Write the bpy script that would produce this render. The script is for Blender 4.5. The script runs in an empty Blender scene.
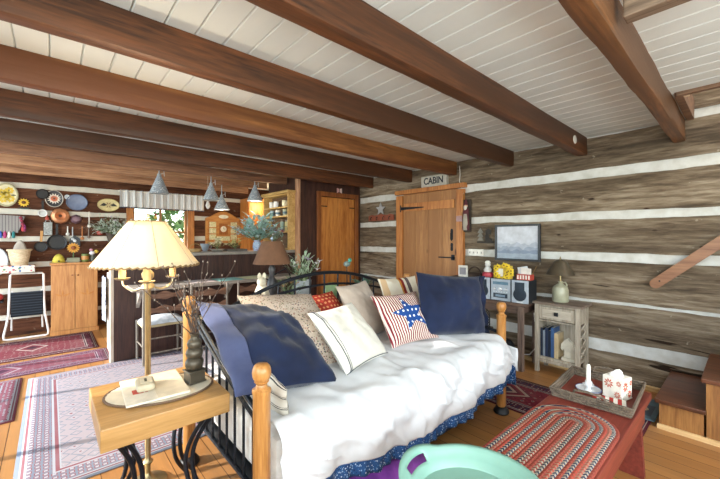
import bpy, math, random
from math import sin, cos, pi, radians as R, sqrt
from mathutils import Vector, Matrix, noise
random.seed(7)
S = bpy.context.scene
COL = S.collection
# ------------------------------------------------------------------ camera, sky, sun, daylight, exposure
cam = bpy.data.objects.new('camera', bpy.data.cameras.new('camera'))
COL.objects.link(cam); S.camera = cam
cam.location = (0, 0, 1.31)
cam.rotation_euler = (R(90), 0, R(48.3 - 90))
cam.data.lens = 17.4; cam.data.sensor_width = 36; cam.data.sensor_fit = 'HORIZONTAL'
cam.data.shift_y = -1.5 / 720; cam.data.clip_start = .02
S.view_settings.view_transform = 'Standard'
S.view_settings.look = 'None'
S.view_settings.gamma = 1
S.view_settings.use_curve_mapping = False
S.view_settings.exposure = 0.35
S.cycles.use_denoising = True
S.cycles.max_bounces = 8
S.cycles.diffuse_bounces = 5
S.cycles.sample_clamp_indirect = 6
W = bpy.data.worlds.new('sky'); S.world = W; W.use_nodes = True
wn = W.node_tree; wn.nodes.clear()
wo = wn.nodes.new('ShaderNodeOutputWorld'); wb = wn.nodes.new('ShaderNodeBackground')
sk = wn.nodes.new('ShaderNodeTexSky'); sk.sky_type = 'NISHITA'; sk.sun_disc = False
sk.sun_elevation = R(40); sk.sun_rotation = R(200); sk.altitude = 200
wb.inputs['Strength'].default_value = .5
wn.links.new(sk.outputs[0], wb.inputs[0]); wn.links.new(wb.outputs[0], wo.inputs[0])
def light(name, kind, loc, energy, color=(1, 1, 1), direction=None, size=None, size_y=None, spread=None):
    d = bpy.data.lights.new(name, kind); d.energy = energy; d.color = color
    if kind == 'AREA':
        d.shape = 'RECTANGLE'; d.size = size; d.size_y = size_y or size
        if spread: d.spread = spread
    elif kind == 'POINT': d.shadow_soft_size = size or .03
    o = bpy.data.objects.new(name, d); COL.objects.link(o); o.location = loc
    if direction: o.rotation_euler = Vector(direction).to_track_quat('-Z', 'Y').to_euler()
    return o
sun = light('sun', 'SUN', (-6, 8, 8), 8.5, (1, .95, .88), (1, -.3, -.45)); sun.data.angle = R(1.0)
light('daylight_side_doors', 'AREA', (-1.22, 4.6, 1.15), 58, (.87, .97, 1), (1, -.1, -.05), 3.2, 2.0)
light('daylight_back_window', 'AREA', (.9, -1.4, 1.5), 84, (.91, 1, .98), (.25, 1, .02), 3.6, 1.7)
light('daylight_side_window', 'AREA', (-1.22, .2, 1.45), 44, (.89, .98, .98), (1, .15, .05), 2.0, 1.4)
light('daylight_stairwell', 'AREA', (3.5, -.5, 3.0), 12, (1, .98, .95), (0, 0, -1), .6, .9)

# ------------------------------------------------------------------ materials
def srgb(h):
    h = h.lstrip('#'); v = [int(h[i:i+2], 16) / 255 for i in (0, 2, 4)]
    return tuple((c / 12.92 if c <= .04045 else ((c + .055) / 1.055) ** 2.4) for c in v) + (1,)
class NT:
    def __init__(s, name, rough=.6, metal=0, spec=.5):
        s.m = bpy.data.materials.new(name); s.m.use_nodes = True
        s.t = s.m.node_tree; s.b = s.t.nodes['Principled BSDF']
        s.b.inputs['Roughness'].default_value = rough; s.b.inputs['Metallic'].default_value = metal
        s.b.inputs['Specular IOR Level'].default_value = spec
        s.tc = None
    def n(s, kind, **kw):
        x = s.t.nodes.new(kind)
        for k, v in kw.items():
            if k in x.inputs: x.inputs[k].default_value = v
            else: setattr(x, k, v)
        return x
    def l(s, a, b): s.t.links.new(a, b)
    def co(s, which='Object'):
        if not s.tc: s.tc = s.t.nodes.new('ShaderNodeTexCoord')
        return s.tc.outputs[which]
    def mapped(s, scale=(1, 1, 1), loc=(0, 0, 0), rot=(0, 0, 0), which='Object'):
        m = s.n('ShaderNodeMapping'); m.inputs['Scale'].default_value = scale
        m.inputs['Location'].default_value = loc; m.inputs['Rotation'].default_value = rot
        s.l(s.co(which), m.inputs[0]); return m.outputs[0]
    def noise(s, vec, scale=5, detail=4, dist=0, rough=.55):
        n = s.n('ShaderNodeTexNoise'); n.inputs['Scale'].default_value = scale
        n.inputs['Detail'].default_value = detail; n.inputs['Distortion'].default_value = dist
        n.inputs['Roughness'].default_value = rough
        s.l(vec, n.inputs['Vector']); return n.outputs[0]
    def ramp(s, fac, stops, const=False):
        r = s.n('ShaderNodeValToRGB'); e = r.color_ramp.elements
        if const: r.color_ramp.interpolation = 'CONSTANT'
        while len(e) > 1: e.remove(e[-1])
        e[0].position = stops[0][0]; e[0].color = col(stops[0][1])
        for p, c in stops[1:]:
            x = e.new(p); x.color = col(c)
        s.l(fac, r.inputs[0]); return r.outputs[0]
    def mix(s, fac, a, b, mode='MIX'):
        x = s.n('ShaderNodeMix', data_type='RGBA', blend_type=mode)
        for sock, v in ((x.inputs[0], fac), (x.inputs[6], a), (x.inputs[7], b)):
            if hasattr(v, 'is_linked') or hasattr(v, 'links'): s.l(v, sock)
            elif isinstance(v, (int, float)): sock.default_value = v
            else: sock.default_value = col(v)
        return x.outputs[2]
    def math(s, op, a, b=0, c=0):
        x = s.n('ShaderNodeMath', operation=op)
        for i, v in enumerate((a, b, c)):
            if isinstance(v, (int, float)): x.inputs[i].default_value = v
            else: s.l(v, x.inputs[i])
        return x.outputs[0]
    def xyz(s, vec):
        x = s.n('ShaderNodeSeparateXYZ'); s.l(vec, x.inputs[0]); return x.outputs
    def bump(s, h, strength=.3, dist=.01):
        b = s.n('ShaderNodeBump'); b.inputs['Strength'].default_value = strength; b.inputs['Distance'].default_value = dist
        s.l(h, b.inputs['Height']); s.l(b.outputs[0], s.b.inputs['Normal'])
    def base(s, c):
        if isinstance(c, (tuple, str)): s.b.inputs['Base Color'].default_value = col(c)
        else: s.l(c, s.b.inputs['Base Color'])
        return s.m
def col(c): return srgb(c) if isinstance(c, str) else c
_cache = {}
def cached(f):
    def g(*a, **k):
        key = repr((f.__name__, a, sorted(k.items())))
        if key not in _cache: _cache[key] = f(*a, **k)
        return _cache[key]
    return g
@cached
def plain(c, rough=.6, metal=0, var=.12):
    n = NT('paint ' + c, rough, metal)
    f = n.noise(n.co(), 14, 4)
    dark = tuple(x * (1 - var * 1.6) for x in col(c)[:3]) + (1,)
    lite = tuple(min(1, x * (1 + var)) for x in col(c)[:3]) + (1,)
    n.bump(f, .06); return n.base(n.ramp(f, [(.3, dark), (.7, lite)]))
@cached
def wood(c1, c2, ax='x', k=1.0, rough=.5, knots=0.0, dark=None, bump=.12):
    n = NT('wood grain', rough)
    a, b = .7 * k, 9 * k
    sc = {'x': (a, b, b), 'y': (b, a, b), 'z': (b, b, a)}[ax]
    v = n.mapped(sc); f = n.noise(v, 1.6, 6, .9)
    v2 = n.mapped(tuple(q * 4.5 for q in sc)); g = n.noise(v2, 2, 4, .3)
    h = n.math('ADD', n.math('MULTIPLY', f, .55), n.math('MULTIPLY', g, .45))
    c = n.ramp(h, [(.38, c1), (.60, c2)])
    if dark:
        lo = n.noise(n.mapped(tuple(q * .35 for q in sc), (3, 1, 2)), 1.6, 3, .4)
        c = n.mix(n.ramp(lo, [(.42, '#ffffff'), (.6, '#000000')]), c, dark)
    if knots:
        vo = n.n('ShaderNodeTexVoronoi'); vo.inputs['Scale'].default_value = knots
        n.l(n.mapped({'x': (.45, 1, 1), 'y': (1, .45, 1), 'z': (1, 1, .45)}[ax]), vo.inputs['Vector'])
        kf = n.ramp(vo.outputs['Distance'], [(.05, '#ffffff'), (.12, '#000000')])
        c = n.mix(kf, c, '#4a2410')
    n.bump(h, bump); return n.base(c)
@cached
def cloth(c, c2=None, rough=.9, scale=260, big=5):
    n = NT('woven fabric', rough, 0, .2)
    f = n.noise(n.co(), big, 5); w = n.noise(n.co(), scale, 2)
    c2 = c2 or c
    base = n.mix(n.ramp(f, [(.35, '#000000'), (.65, '#ffffff')]), c, c2)
    n.b.inputs['Sheen Weight'].default_value = .15
    n.bump(n.math('ADD', n.math('MULTIPLY', f, .6), n.math('MULTIPLY', w, .25)), .25, .008)
    return n.base(base)
@cached
def speck(c, stops, scale=40, rough=.85, feature='F1'):
    """a plain ground scattered with small coloured shapes (printed cloth, enamel, mosaics)"""
    n = NT('speckled print', rough, 0, .3)
    v = n.n('ShaderNodeTexVoronoi'); v.inputs['Scale'].default_value = scale
    n.l(n.co(), v.inputs['Vector'])
    x = n.xyz(v.outputs['Color'])[0]
    r = [(0, stops[0])] + [(i / len(stops), s) for i, s in enumerate(stops) if i]
    cc = n.ramp(x, r, True)
    m = n.ramp(v.outputs['Distance'], [(.36, '#ffffff'), (.42, '#000000')])
    return n.base(n.mix(m, c, cc))
@cached
def stripes(ax, period, cols, rough=.9, which='Object', off=0.0):
    n = NT('striped cloth', rough, 0, .2)
    x = n.xyz(n.co(which))['xyz'.index(ax)]
    f = n.math('FRACT', n.math('ADD', n.math('DIVIDE', x, period), off + 50.0))
    w = n.noise(n.co(), 240, 2); n.bump(w, .15, .004)
    return n.base(n.ramp(f, [(p, c) for p, c in cols], True))
@cached
def dotted(c, dot, period, rad=.28, rough=.85):
    n = NT('dotted cloth', rough, 0, .2)
    o = n.xyz(n.co())
    def q(a): return n.math('SUBTRACT', n.math('FRACT', n.math('ADD', n.math('DIVIDE', a, period), 50)), .5)
    a, b = q(o[0]), q(o[2])
    d = n.math('SQRT', n.math('ADD', n.math('MULTIPLY', a, a), n.math('MULTIPLY', b, b)))
    return n.base(n.mix(n.math('LESS_THAN', d, rad), c, dot))
def glass():
    n = NT('window glass', .03)
    tr = n.n('ShaderNodeBsdfTransparent'); gl = n.n('ShaderNodeBsdfGlossy'); gl.inputs['Roughness'].default_value = .02
    mx = n.n('ShaderNodeMixShader'); mx.inputs[0].default_value = .06
    n.l(tr.outputs[0], mx.inputs[1]); n.l(gl.outputs[0], mx.inputs[2]); n.l(mx.outputs[0], n.t.nodes['Material Output'].inputs[0])
    return n.m
def emit(c, e, rough=.5):
    n = NT('glowing bulb', rough); n.b.inputs['Emission Color'].default_value = col(c)
    n.b.inputs['Emission Strength'].default_value = e; return n.base(c)
@cached
def rug(hx, hy, field, border, accent, pale, k=1.0):
    """oriental rug: nested borders round a field of small motifs, worn"""
    n = NT('oriental rug', .95, 0, .1)
    o = n.xyz(n.co())
    dx = n.math('SUBTRACT', hx, n.math('ABSOLUTE', o[0])); dy = n.math('SUBTRACT', hy, n.math('ABSOLUTE', o[1]))
    d = n.math('MINIMUM', dx, dy)
    v = n.n('ShaderNodeTexVoronoi', distance='MANHATTAN'); v.inputs['Scale'].default_value = 9 / k; v.inputs['Randomness'].default_value = .35
    n.l(n.co(), v.inputs['Vector'])
    mot = n.ramp(v.outputs['Distance'], [(0, accent), (.16, pale), (.24, field), (.5, border), (.6, field)], True)
    v2 = n.n('ShaderNodeTexVoronoi', distance='CHEBYCHEV'); v2.inputs['Scale'].default_value = 22 / k; v2.inputs['Randomness'].default_value = .1
    n.l(n.co(), v2.inputs['Vector'])
    mot2 = n.ramp(v2.outputs['Distance'], [(0, pale), (.22, accent), (.36, border)], True)
    # centre medallion of nested lozenges
    ax_ = n.math('ABSOLUTE', o[0]); ay_ = n.math('ABSOLUTE', n.math('SUBTRACT', n.math('MODULO', n.math('ADD', n.math('ABSOLUTE', o[1]), .0), .9), 0.0))
    loz = n.math('ADD', n.math('MULTIPLY', ax_, 1.2), ay_)
    lz = n.math('SNAP', loz, .035)
    med = n.ramp(n.math('MULTIPLY', lz, 1 / k), [(0, accent), (.07, pale), (.12, border), (.2, field), (.26, pale), (.29, border), (.36, pale), (.38, field)], True)
    inner = n.mix(n.math('LESS_THAN', loz, .38 * k), mot, med)
    bd = n.math('MULTIPLY', d, 1 / (k * .5))
    bands = n.ramp(bd, [(0, border), (.05, pale), (.07, accent), (.10, pale), (.13, border), (.40, pale), (.43, accent), (.48, pale)], True)
    useb = n.math('LESS_THAN', bd, .5)
    inb = n.math('MULTIPLY', n.math('GREATER_THAN', bd, .13), n.math('LESS_THAN', bd, .40))
    c = n.mix(useb, inner, n.mix(inb, bands, mot2))
    wear = n.noise(n.co(), 3.5, 6, .2, .7)
    c = n.mix(n.ramp(wear, [(.45, '#000000'), (.85, '#888888')]), c, pale)
    n.bump(n.noise(n.co(), 300, 2), .3, .004)
    return n.base(c)

# ------------------------------------------------------------------ mesh builder
class G:
    def __init__(s): s.v = []; s.f = []; s.sm = []
    def add(s, vs, fs, smooth=True):
        b = len(s.v); s.v += [tuple(v) for v in vs]; s.f += [tuple(b + i for i in f) for f in fs]; s.sm += [smooth] * len(fs); return s
    def box(s, x0, x1, y0, y1, z0, z1):
        vs = [(x, y, z) for x in (x0, x1) for y in (y0, y1) for z in (z0, z1)]
        return s.add(vs, [(0, 1, 3, 2), (4, 6, 7, 5), (0, 4, 5, 1), (2, 3, 7, 6), (0, 2, 6, 4), (1, 5, 7, 3)], False)
    def obox(s, c, ax, ay, az, hx, hy, hz):
        c = Vector(c); ax, ay, az = Vector(ax).normalized(), Vector(ay).normalized(), Vector(az).normalized()
        vs = [c + ax * i * hx + ay * j * hy + az * k * hz for i in (-1, 1) for j in (-1, 1) for k in (-1, 1)]
        return s.add(vs, [(0, 1, 3, 2), (4, 6, 7, 5), (0, 4, 5, 1), (2, 3, 7, 6), (0, 2, 6, 4), (1, 5, 7, 3)], False)
    def tube(s, pts, r, n=10, caps=True, closed=False):
        pts = [Vector(p) for p in pts]; rs = r if isinstance(r, (list, tuple)) else [r] * len(pts)
        vs = []; up = None
        for i, p in enumerate(pts):
            if closed: t = (pts[(i + 1) % len(pts)] - pts[i - 1])
            else: t = pts[min(i + 1, len(pts) - 1)] - pts[max(i - 1, 0)]
            t = t.normalized() if t.length > 1e-9 else Vector((0, 0, 1))
            if up is None:
                up = Vector((0, 0, 1)) if abs(t.z) < .9 else Vector((1, 0, 0))
            a = t.cross(up)
            if a.length < 1e-4: a = t.cross(Vector((0, 1, .3)))
            a.normalize(); b = a.cross(t).normalized(); up = b
            vs += [p + (a * cos(2 * pi * k / n) + b * sin(2 * pi * k / n)) * rs[i] for k in range(n)]
        fs = []; m = len(pts)
        for i in range(m if closed else m - 1):
            j = (i + 1) % m
            fs += [(i * n + k, i * n + (k + 1) % n, j * n + (k + 1) % n, j * n + k) for k in range(n)]
        if caps and not closed: fs += [tuple(range(n))[::-1], tuple((m - 1) * n + k for k in range(n))]
        return s.add(vs, fs)
    def lathe(s, prof, c=(0, 0, 0), n=24, axis='z', sx=1, sy=1, fn=None):
        vs = []
        for r, z in prof:
            for k in range(n):
                a = 2 * pi * k / n; q = r * (fn(a, z) if fn else 1)
                p = (q * cos(a) * sx, q * sin(a) * sy, z)
                if axis == 'y': p = (p[0], -p[2], p[1])
                if axis == 'x': p = (-p[2], p[0], p[1])
                vs.append((p[0] + c[0], p[1] + c[1], p[2] + c[2]))
        m = len(prof)
        fs = [(i * n + k, i * n + (k + 1) % n, (i + 1) * n + (k + 1) % n, (i + 1) * n + k) for i in range(m - 1) for k in range(n)]
        if prof[0][0] > 1e-6: fs.append(tuple(range(n))[::-1])
        if prof[-1][0] > 1e-6: fs.append(tuple((m - 1) * n + k for k in range(n)))
        return s.add(vs, fs)
    def ball(s, c, r, sx=1, sy=1, sz=1, n=14):
        prof = [(r * sin(pi * i / 8), -r * cos(pi * i / 8) * sz) for i in range(9)]
        prof[0] = (1e-7, prof[0][1]); prof[-1] = (1e-7, prof[-1][1])
        return s.lathe(prof, c, n, 'z', sx, sy)
    def prism(s, pts, axis, a, b):
        """polygon in the plane across axis, extruded a..b; pts are the two other coordinates in xyz order"""
        def mk(p, t): return {'x': (t, p[0], p[1]), 'y': (p[0], t, p[1]), 'z': (p[0], p[1], t)}[axis]
        n = len(pts)
        vs = [mk(p, a) for p in pts] + [mk(p, b) for p in pts]
        return s.add(vs, [tuple(range(n)), tuple(range(2 * n - 1, n - 1, -1))] + [(i, (i + 1) % n, n + (i + 1) % n, n + i) for i in range(n)], False)
    def grid(s, nu, nv, fn, smooth=True):
        vs = [fn(i / nu, j / nv) for i in range(nu + 1) for j in range(nv + 1)]
        m = nv + 1
        return s.add(vs, [(i * m + j, (i + 1) * m + j, (i + 1) * m + j + 1, i * m + j + 1) for i in range(nu) for j in range(nv)], smooth)
    def leaf(s, p, d, L, w, droop=.3, up=(0, 0, 1)):
        p = Vector(p); d = Vector(d).normalized(); sd = d.cross(Vector(up))
        if sd.length < .05: sd = Vector((1, 0, 0))
        sd.normalize(); dn = Vector((0, 0, -1))
        m1 = p + d * L * .4 + dn * droop * L * .12; e = p + d * L + dn * droop * L * .6
        m2 = p + d * L * .75 + dn * droop * L * .35
        return s.add([p, m1 + sd * w, m1 - sd * w, m2 + sd * w * .7, m2 - sd * w * .7, e],
                     [(0, 1, 2), (1, 3, 4, 2), (3, 5, 4)])
def obj(name, g, mat, parent=None, bevel=0, solid=0, sub=0, angle=35, loc=None):
    me = bpy.data.meshes.new(name)
    vs = g.v
    if loc is not None: vs = [(a - loc[0], b - loc[1], c - loc[2]) for a, b, c in vs]
    me.from_pydata(vs, [], g.f); me.update()
    me.polygons.foreach_set('use_smooth', g.sm)
    if any(g.sm):
        try: me.set_sharp_from_angle(angle=R(angle))
        except Exception: pass
    me.materials.append(mat)
    o = bpy.data.objects.new(name, me); COL.objects.link(o)
    if parent: o.parent = parent
    if loc is not None: o.location = loc
    if solid:
        m = o.modifiers.new('solid', 'SOLIDIFY'); m.thickness = solid; m.offset = 0
    if bevel:
        m = o.modifiers.new('bevel', 'BEVEL'); m.width = bevel; m.segments = 2; m.limit_method = 'ANGLE'; m.angle_limit = R(50)
    if sub:
        m = o.modifiers.new('sub', 'SUBSURF'); m.levels = sub; m.render_levels = sub
    return o
def tag(o, label, cat, group=None, kind=None):
    o['label'] = label; o['category'] = cat
    if group: o['group'] = group
    if kind: o['kind'] = kind
    return o
def thing(name, label, cat, loc=(0, 0, 0), rotz=0, group=None):
    o = bpy.data.objects.new(name, None); COL.objects.link(o); o.empty_display_size = .05
    o.location = loc; o.rotation_euler = (0, 0, rotz); return tag(o, label, cat, group)
def struct(name, g, mat, parent=None, **k):
    o = obj(name, g, mat, parent, **k)
    if parent is None: o['kind'] = 'structure'
    return o
def dup(root, loc, label, rotz=None):
    r = root.copy(); COL.objects.link(r); r.location = loc; r['label'] = label
    if rotz is not None: r.rotation_euler = (0, 0, rotz)
    for ch in list(root.children):
        c = ch.copy(); COL.objects.link(c); c.parent = r
        for gch in ch.children:
            d = gch.copy(); COL.objects.link(d); d.parent = c
    return r
def nz(x, y, z=0, s=1): return noise.noise(Vector((x * s, y * s, z * s)))
def text(name, body, size, mat, parent, loc, rot, depth=.001, bold=0, align='CENTER', sx=1):
    c = bpy.data.curves.new(name, 'FONT'); c.body = body; c.size = size; c.extrude = depth; c.align_x = align; c.align_y = 'CENTER'; c.offset = bold
    t = bpy.data.objects.new('tmp', c); COL.objects.link(t)
    bpy.context.view_layer.update()
    me = bpy.data.meshes.new_from_object(t); bpy.data.objects.remove(t)
    me.materials.clear(); me.materials.append(mat)
    o = bpy.data.objects.new(name, me); COL.objects.link(o); o.parent = parent; o.location = loc; o.rotation_euler = rot; o.scale = (sx, 1, 1)
    return o

BEAM = wood('#331d0f', '#7a4826', 'x', .8, .5, 0, '#472914', .3)
BEAMO = wood('#5a2b12', '#a8622c', 'x', .8, .42, 0, '#7a431d')
PINE = wood('#a8682f', '#cf9350', 'z', 1.2, .45, 5)
HONEY = wood('#9c6730', '#c08b50', 'z', 1.4, .32)
IRON = plain('#20242b', .45, .6)
BLACK = plain('#15161a', .5)
WHITE = plain('#ece8df', .5)
CREAM = plain('#e4dcc0', .6)
BRASS = plain('#ad9c74', .35, .8)

# ------------------------------------------------------------------ setting: floor, ceiling, walls
def mat_floor():
    n = NT('pine floor boards', .32)
    m = n.mapped((1, 1, 1), rot=(0, 0, pi / 2))
    b = n.n('ShaderNodeTexBrick', offset=.37)
    for k, v in (('Scale', 1), ('Mortar Size', .0022), ('Brick Width', 1.9), ('Row Height', .105), ('Bias', 0.0)): b.inputs[k].default_value = v
    b.inputs['Color1'].default_value = col('#a07242'); b.inputs['Color2'].default_value = col('#bb8d58'); b.inputs['Mortar'].default_value = col('#4a2c12')
    n.l(m, b.inputs['Vector'])
    g = n.noise(n.mapped((11, .8, 5)), 2.2, 6, .8)
    c = n.mix(.65, b.outputs[0], n.ramp(g, [(.3, '#8a5a2a'), (.5, '#c9995a'), (.7, '#e0b674')]), 'MULTIPLY')
    c = n.mix(.45, c, b.outputs[0])
    vo = n.n('ShaderNodeTexVoronoi'); vo.inputs['Scale'].default_value = 3.2; n.l(n.mapped((1, .6, 1)), vo.inputs['Vector'])
    c = n.mix(n.ramp(vo.outputs['Distance'], [(.03, '#ffffff'), (.075, '#000000')]), c, '#6a3a17')
    n.bump(n.math('ADD', g, n.math('MULTIPLY', b.outputs['Fac'], -2)), .12)
    return n.base(c)
struct('floor', G().box(-1.3, 3.9, -1.5, 6.6, -.12, 0), mat_floor())
def mat_ceiling():
    n = NT('white painted ceiling boards', .55)
    f = n.noise(n.mapped((1, .5, 1)), 2.5, 5, .3)
    return n.base(n.ramp(f, [(.3, '#d2d8d8'), (.7, '#e2e7e6')]))
gc = G(); x = -1.3; CZ = 2.28
while x < 3.9:                    # beaded boards running along the room, open groove between them
    x1 = min(x + .126, 3.9)
    for (y0, y1) in ((-1.5, 6.6),):
        if x1 > 3.16: y0 = .345
        gc.prism([(x + .004, CZ), (x1 - .004, CZ), (x1 + .001, CZ + .008), (x1 + .001, CZ + .03), (x - .001, CZ + .03), (x - .001, CZ + .008)], 'y', y0, y1)
        gc.box(x - .004, min(x + .13, 3.9), y0, y1, CZ + .03, CZ + .12)
    x += .13
struct('ceiling', gc, mat_ceiling())
def mat_chink(c='#dadbd8'):
    n = NT('lime chinking', .9, 0, .2)
    f = n.noise(n.co(), 9, 6); n.bump(n.noise(n.co(), 30, 5), .5, .01)
    return n.base(n.ramp(f, [(.3, '#c4c3bc'), (.65, c)]))
def mat_log(c1, c2, c3, ax):
    n = NT('hewn log', .82, 0, .25)
    sc = {'y': (5, .55, 5), 'x': (.55, 5, 5)}[ax]
    f = n.noise(n.mapped(sc), 1.4, 8, .8, .62)
    g = n.noise(n.mapped(tuple(q * 4 for q in sc)), 1.7, 6, .4, .65)
    lo = n.noise(n.mapped({'y': (1, .35, 2.6), 'x': (.35, 1, 2.6)}[ax]), 1.0, 2)
    h = n.math('ADD', n.math('MULTIPLY', f, .5), n.math('MULTIPLY', g, .5))
    a = n.ramp(h, [(.39, c1), (.50, c2), (.62, c3)])
    dk = n.mix(n.ramp(lo, [(.4, '#000000'), (.6, '#aaaaaa')]), a, c1)
    cr = n.ramp(n.noise(n.mapped(tuple(q * v for q, v in zip(sc, (1.3, 1.3, 1.3))), (5, 2, 1)), 2.6, 3, 1.2), [(.27, '#ffffff'), (.32, '#000000')])
    c = n.mix(cr, dk, '#2a1d13')
    vo = n.n('ShaderNodeTexVoronoi'); vo.inputs['Scale'].default_value = 5
    n.l(n.mapped({'y': (1, .5, 1), 'x': (.5, 1, 1)}[ax]), vo.inputs['Vector'])
    c = n.mix(n.ramp(vo.outputs['Distance'], [(.03, '#ffffff'), (.07, '#000000')]), c, '#2f2014')
    wh = n.ramp(n.noise(n.mapped((12, 12, 14)), 1.2, 3), [(.70, '#000000'), (.74, '#999999')])
    c = n.mix(wh, c, '#cfc5b3')
    n.bump(h, 1.0, .03); return n.base(c)
def logs(bands, t0, t1, plane, ax, sgn, ph, depth=.16, holes=()):
    """hewn logs with a wavy face; ax is the direction they run; sgn the side the room is on"""
    g = G()
    for bi, (z0, z1) in enumerate(bands):
        spans = [(t0, t1)]
        for (h0, h1, hz0, hz1) in holes:
            if z1 > hz0 + .02 and z0 < hz1 - .02:
                spans = [q for (a, b) in spans for q in ((a, min(b, h0)), (max(a, h1), b)) if q[1] - q[0] > .02]
        for (a, b) in spans:
            nu = max(2, int((b - a) / .06))
            def fn(u, v, a=a, b=b):
                t = a + (b - a) * u
                w0 = z0 + .012 * nz(t * 2.1, bi * 7.3 + ph) + .006 * nz(t * 9, bi * 3.1 + ph)
                w1 = z1 + .012 * nz(t * 2.3, bi * 5.7 + 40 + ph) + .006 * nz(t * 10, bi * 2.1 + 9 + ph)
                q = v * 10; 
                if q <= 1: z, o = w0, depth * (1 - q)
                elif q >= 9: z, o = w1, depth * (q - 9)
                else:
                    k = (q - 1) / 8; z = w0 + (w1 - w0) * k
                    o = .014 * (abs(2 * k - 1) ** 4) - .004 * nz(t * 3, z * 7, ph) - .003 * nz(t * 14, z * 24, ph)
                p = plane - sgn * (0.0) + sgn * o
                return (p, t, z) if ax == 'y' else (t, p, z)
            g.grid(nu, 10, fn)
    return g
zb = [0, .25, .362, .695, .725, 1.09, 1.172, 1.485, 1.563, 1.88, 1.97, 2.27, 2.355, 2.69, 2.77, 3.1]
rb = [(zb[i], zb[i + 1]) for i in range(0, 16, 2)]
wr = struct('wall_right', logs(rb, -1.5, 6.6, 3.87, 'y', 1, 0), mat_log('#4e4235', '#7c6c59', '#a59783', 'y'), angle=60)
struct('chinking', G().box(3.886, 4.05, -1.5, 6.75, 0, 3.1), mat_chink(), wr)
fb = [(-.0, .22), (.285, .565), (.64, .91), (.985, 1.265), (1.34, 1.625), (1.70, 1.985), (2.06, 2.3)]
wf = struct('wall_far', logs(fb, -1.3, 3.9, 6.56, 'x', 1, 20, holes=((.98, 1.80, 1.0, 1.82),)), mat_log('#3c2318', '#5f3a27', '#7a513a', 'x'), angle=60)
gw = G()
for q in ((-1.3, .98, 0, 2.3), (1.80, 3.9, 0, 2.3), (.98, 1.80, 0, 1.0), (.98, 1.80, 1.82, 2.3)): gw.box(q[0], q[1], 6.575, 6.75, q[2], q[3])
struct('chinking', gw, mat_chink('#d8d2c4'), wf)
PLASTER = plain('#cfc4b0', .8)
gl = G()                          # left wall with its glazed doors and a window, right back wall with a wide window
for q in ((-1.5, -.8, 0, 2.3), (-.8, 1.2, 0, .75), (-.8, 1.2, 2.15, 2.3), (1.2, 2.3, 0, 2.3), (2.3, 6.3, 2.2, 2.3), (6.3, 6.75, 0, 2.3)): gl.box(-1.45, -1.3, q[0], q[1], q[2], q[3])
struct('wall_left', gl, PLASTER)
gb = G()
for q in ((-1.45, -.9, 0, 3.1), (-.9, 2.7, 0, .65), (-.9, 2.7, 2.15, 2.4), (2.7, 4.05, 0, 3.1)): gb.box(q[0], q[1], -1.65, -1.5, q[2], q[3])
struct('wall_back', gb, PLASTER)
# window frames (left, back, kitchen)
FR = wood('#8a5a30', '#b9834c', 'z', 1.2, .5)
def window(name, ax, p, a0, a1, z0, z1, w=.05, mull=1, rails=1, mat=FR):
    g = G()
    def bx(u0, u1, v0, v1, d=.03):
        if ax == 'x': g.box(u0, u1, p - d, p + d, v0, v1)
        else: g.box(p - d, p + d, u0, u1, v0, v1)
    bx(a0, a0 + w, z0, z1); bx(a1 - w, a1, z0, z1); bx(a0 + w, a1 - w, z0, z0 + w); bx(a0 + w, a1 - w, z1 - w, z1)
    for i in range(mull):
        c = a0 + (a1 - a0) * (i + 1) / (mull + 1); bx(c - w * .4, c + w * .4, z0 + w, z1 - w, .028)
    for i in range(rails):
        c = z0 + (z1 - z0) * (i + 1) / (rails + 1); bx(a0 + w, a1 - w, c - .014, c + .014, .024)
    o = struct(name, g, mat)
    h = G()
    if ax == 'x': h.box(a0 + w, a1 - w, p - .003, p + .003, z0 + w, z1 - w)
    else: h.box(p - .003, p + .003, a0 + w, a1 - w, z0 + w, z1 - w)
    obj('pane', h, GLASS, o)
    return o
GLASS = glass()
window('window_1', 'x', 6.62, .98, 1.80, 1.0, 1.82, .035, 1, 1)
window('window_2', 'y', -1.37, -.8, 1.2, .75, 2.15)
window('window_3', 'x', -1.57, -.9, 2.7, .65, 2.15, .06, 2, 0)
window('door_3', 'y', -1.37, 2.3, 6.3, 0, 2.2, .05, 3, 0)
g = G().box(.90, .985, 6.515, 6.56, .95, 1.86).box(1.795, 1.90, 6.515, 6.56, .95, 1.86).box(.88, 1.92, 6.51, 6.56, 1.86, 1.93).box(.88, 1.92, 6.48, 6.56, .93, .975)
struct('trim_1', g, wood('#8a4f22', '#c07d3e', 'z', 1.2, .5), bevel=.004)
# closet built out from the log wall, its pine door
DARKB = wood('#2a1512', '#4a2c22', 'z', 1.0, .55)
def boards(g, ax, p0, p1, a0, a1, z0, z1, w=.14):
    a = a0
    while a < a1 - .01:
        b = min(a + w, a1)
        if ax == 'x': g.box(a + .0015, b - .0015, p0, p1, z0, z1)
        else: g.box(p0, p1, a + .0015, b - .0015, z0, z1)
        a = b
    return g
g = G(); boards(g, 'x', 4.35, 4.39, 2.70, 3.0, 0, CZ); boards(g, 'x', 4.35, 4.39, 3.81, 3.885, 0, CZ); boards(g, 'x', 4.35, 4.39, 3.0, 3.81, 2.0, CZ)
g.box(2.70, 2.74, 4.39, 5.3, 0, CZ); g.box(2.74, 3.87, 5.26, 5.3, 0, CZ)
struct('wall_closet', g, DARKB)
struct('trim_2', G().box(2.655, 2.70, 4.32, 4.40, 0, CZ), wood('#8d5f45', '#c49a7a', 'z', 1.2, .6), bevel=.003)
d2 = boards(G(), 'x', 4.345, 4.375, 3.075, 3.745, .01, 1.94, .17)
D = struct('door_1', d2, wood('#9a5a24', '#c98843', 'z', 1.0, .45, 4.2), bevel=.002)
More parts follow.
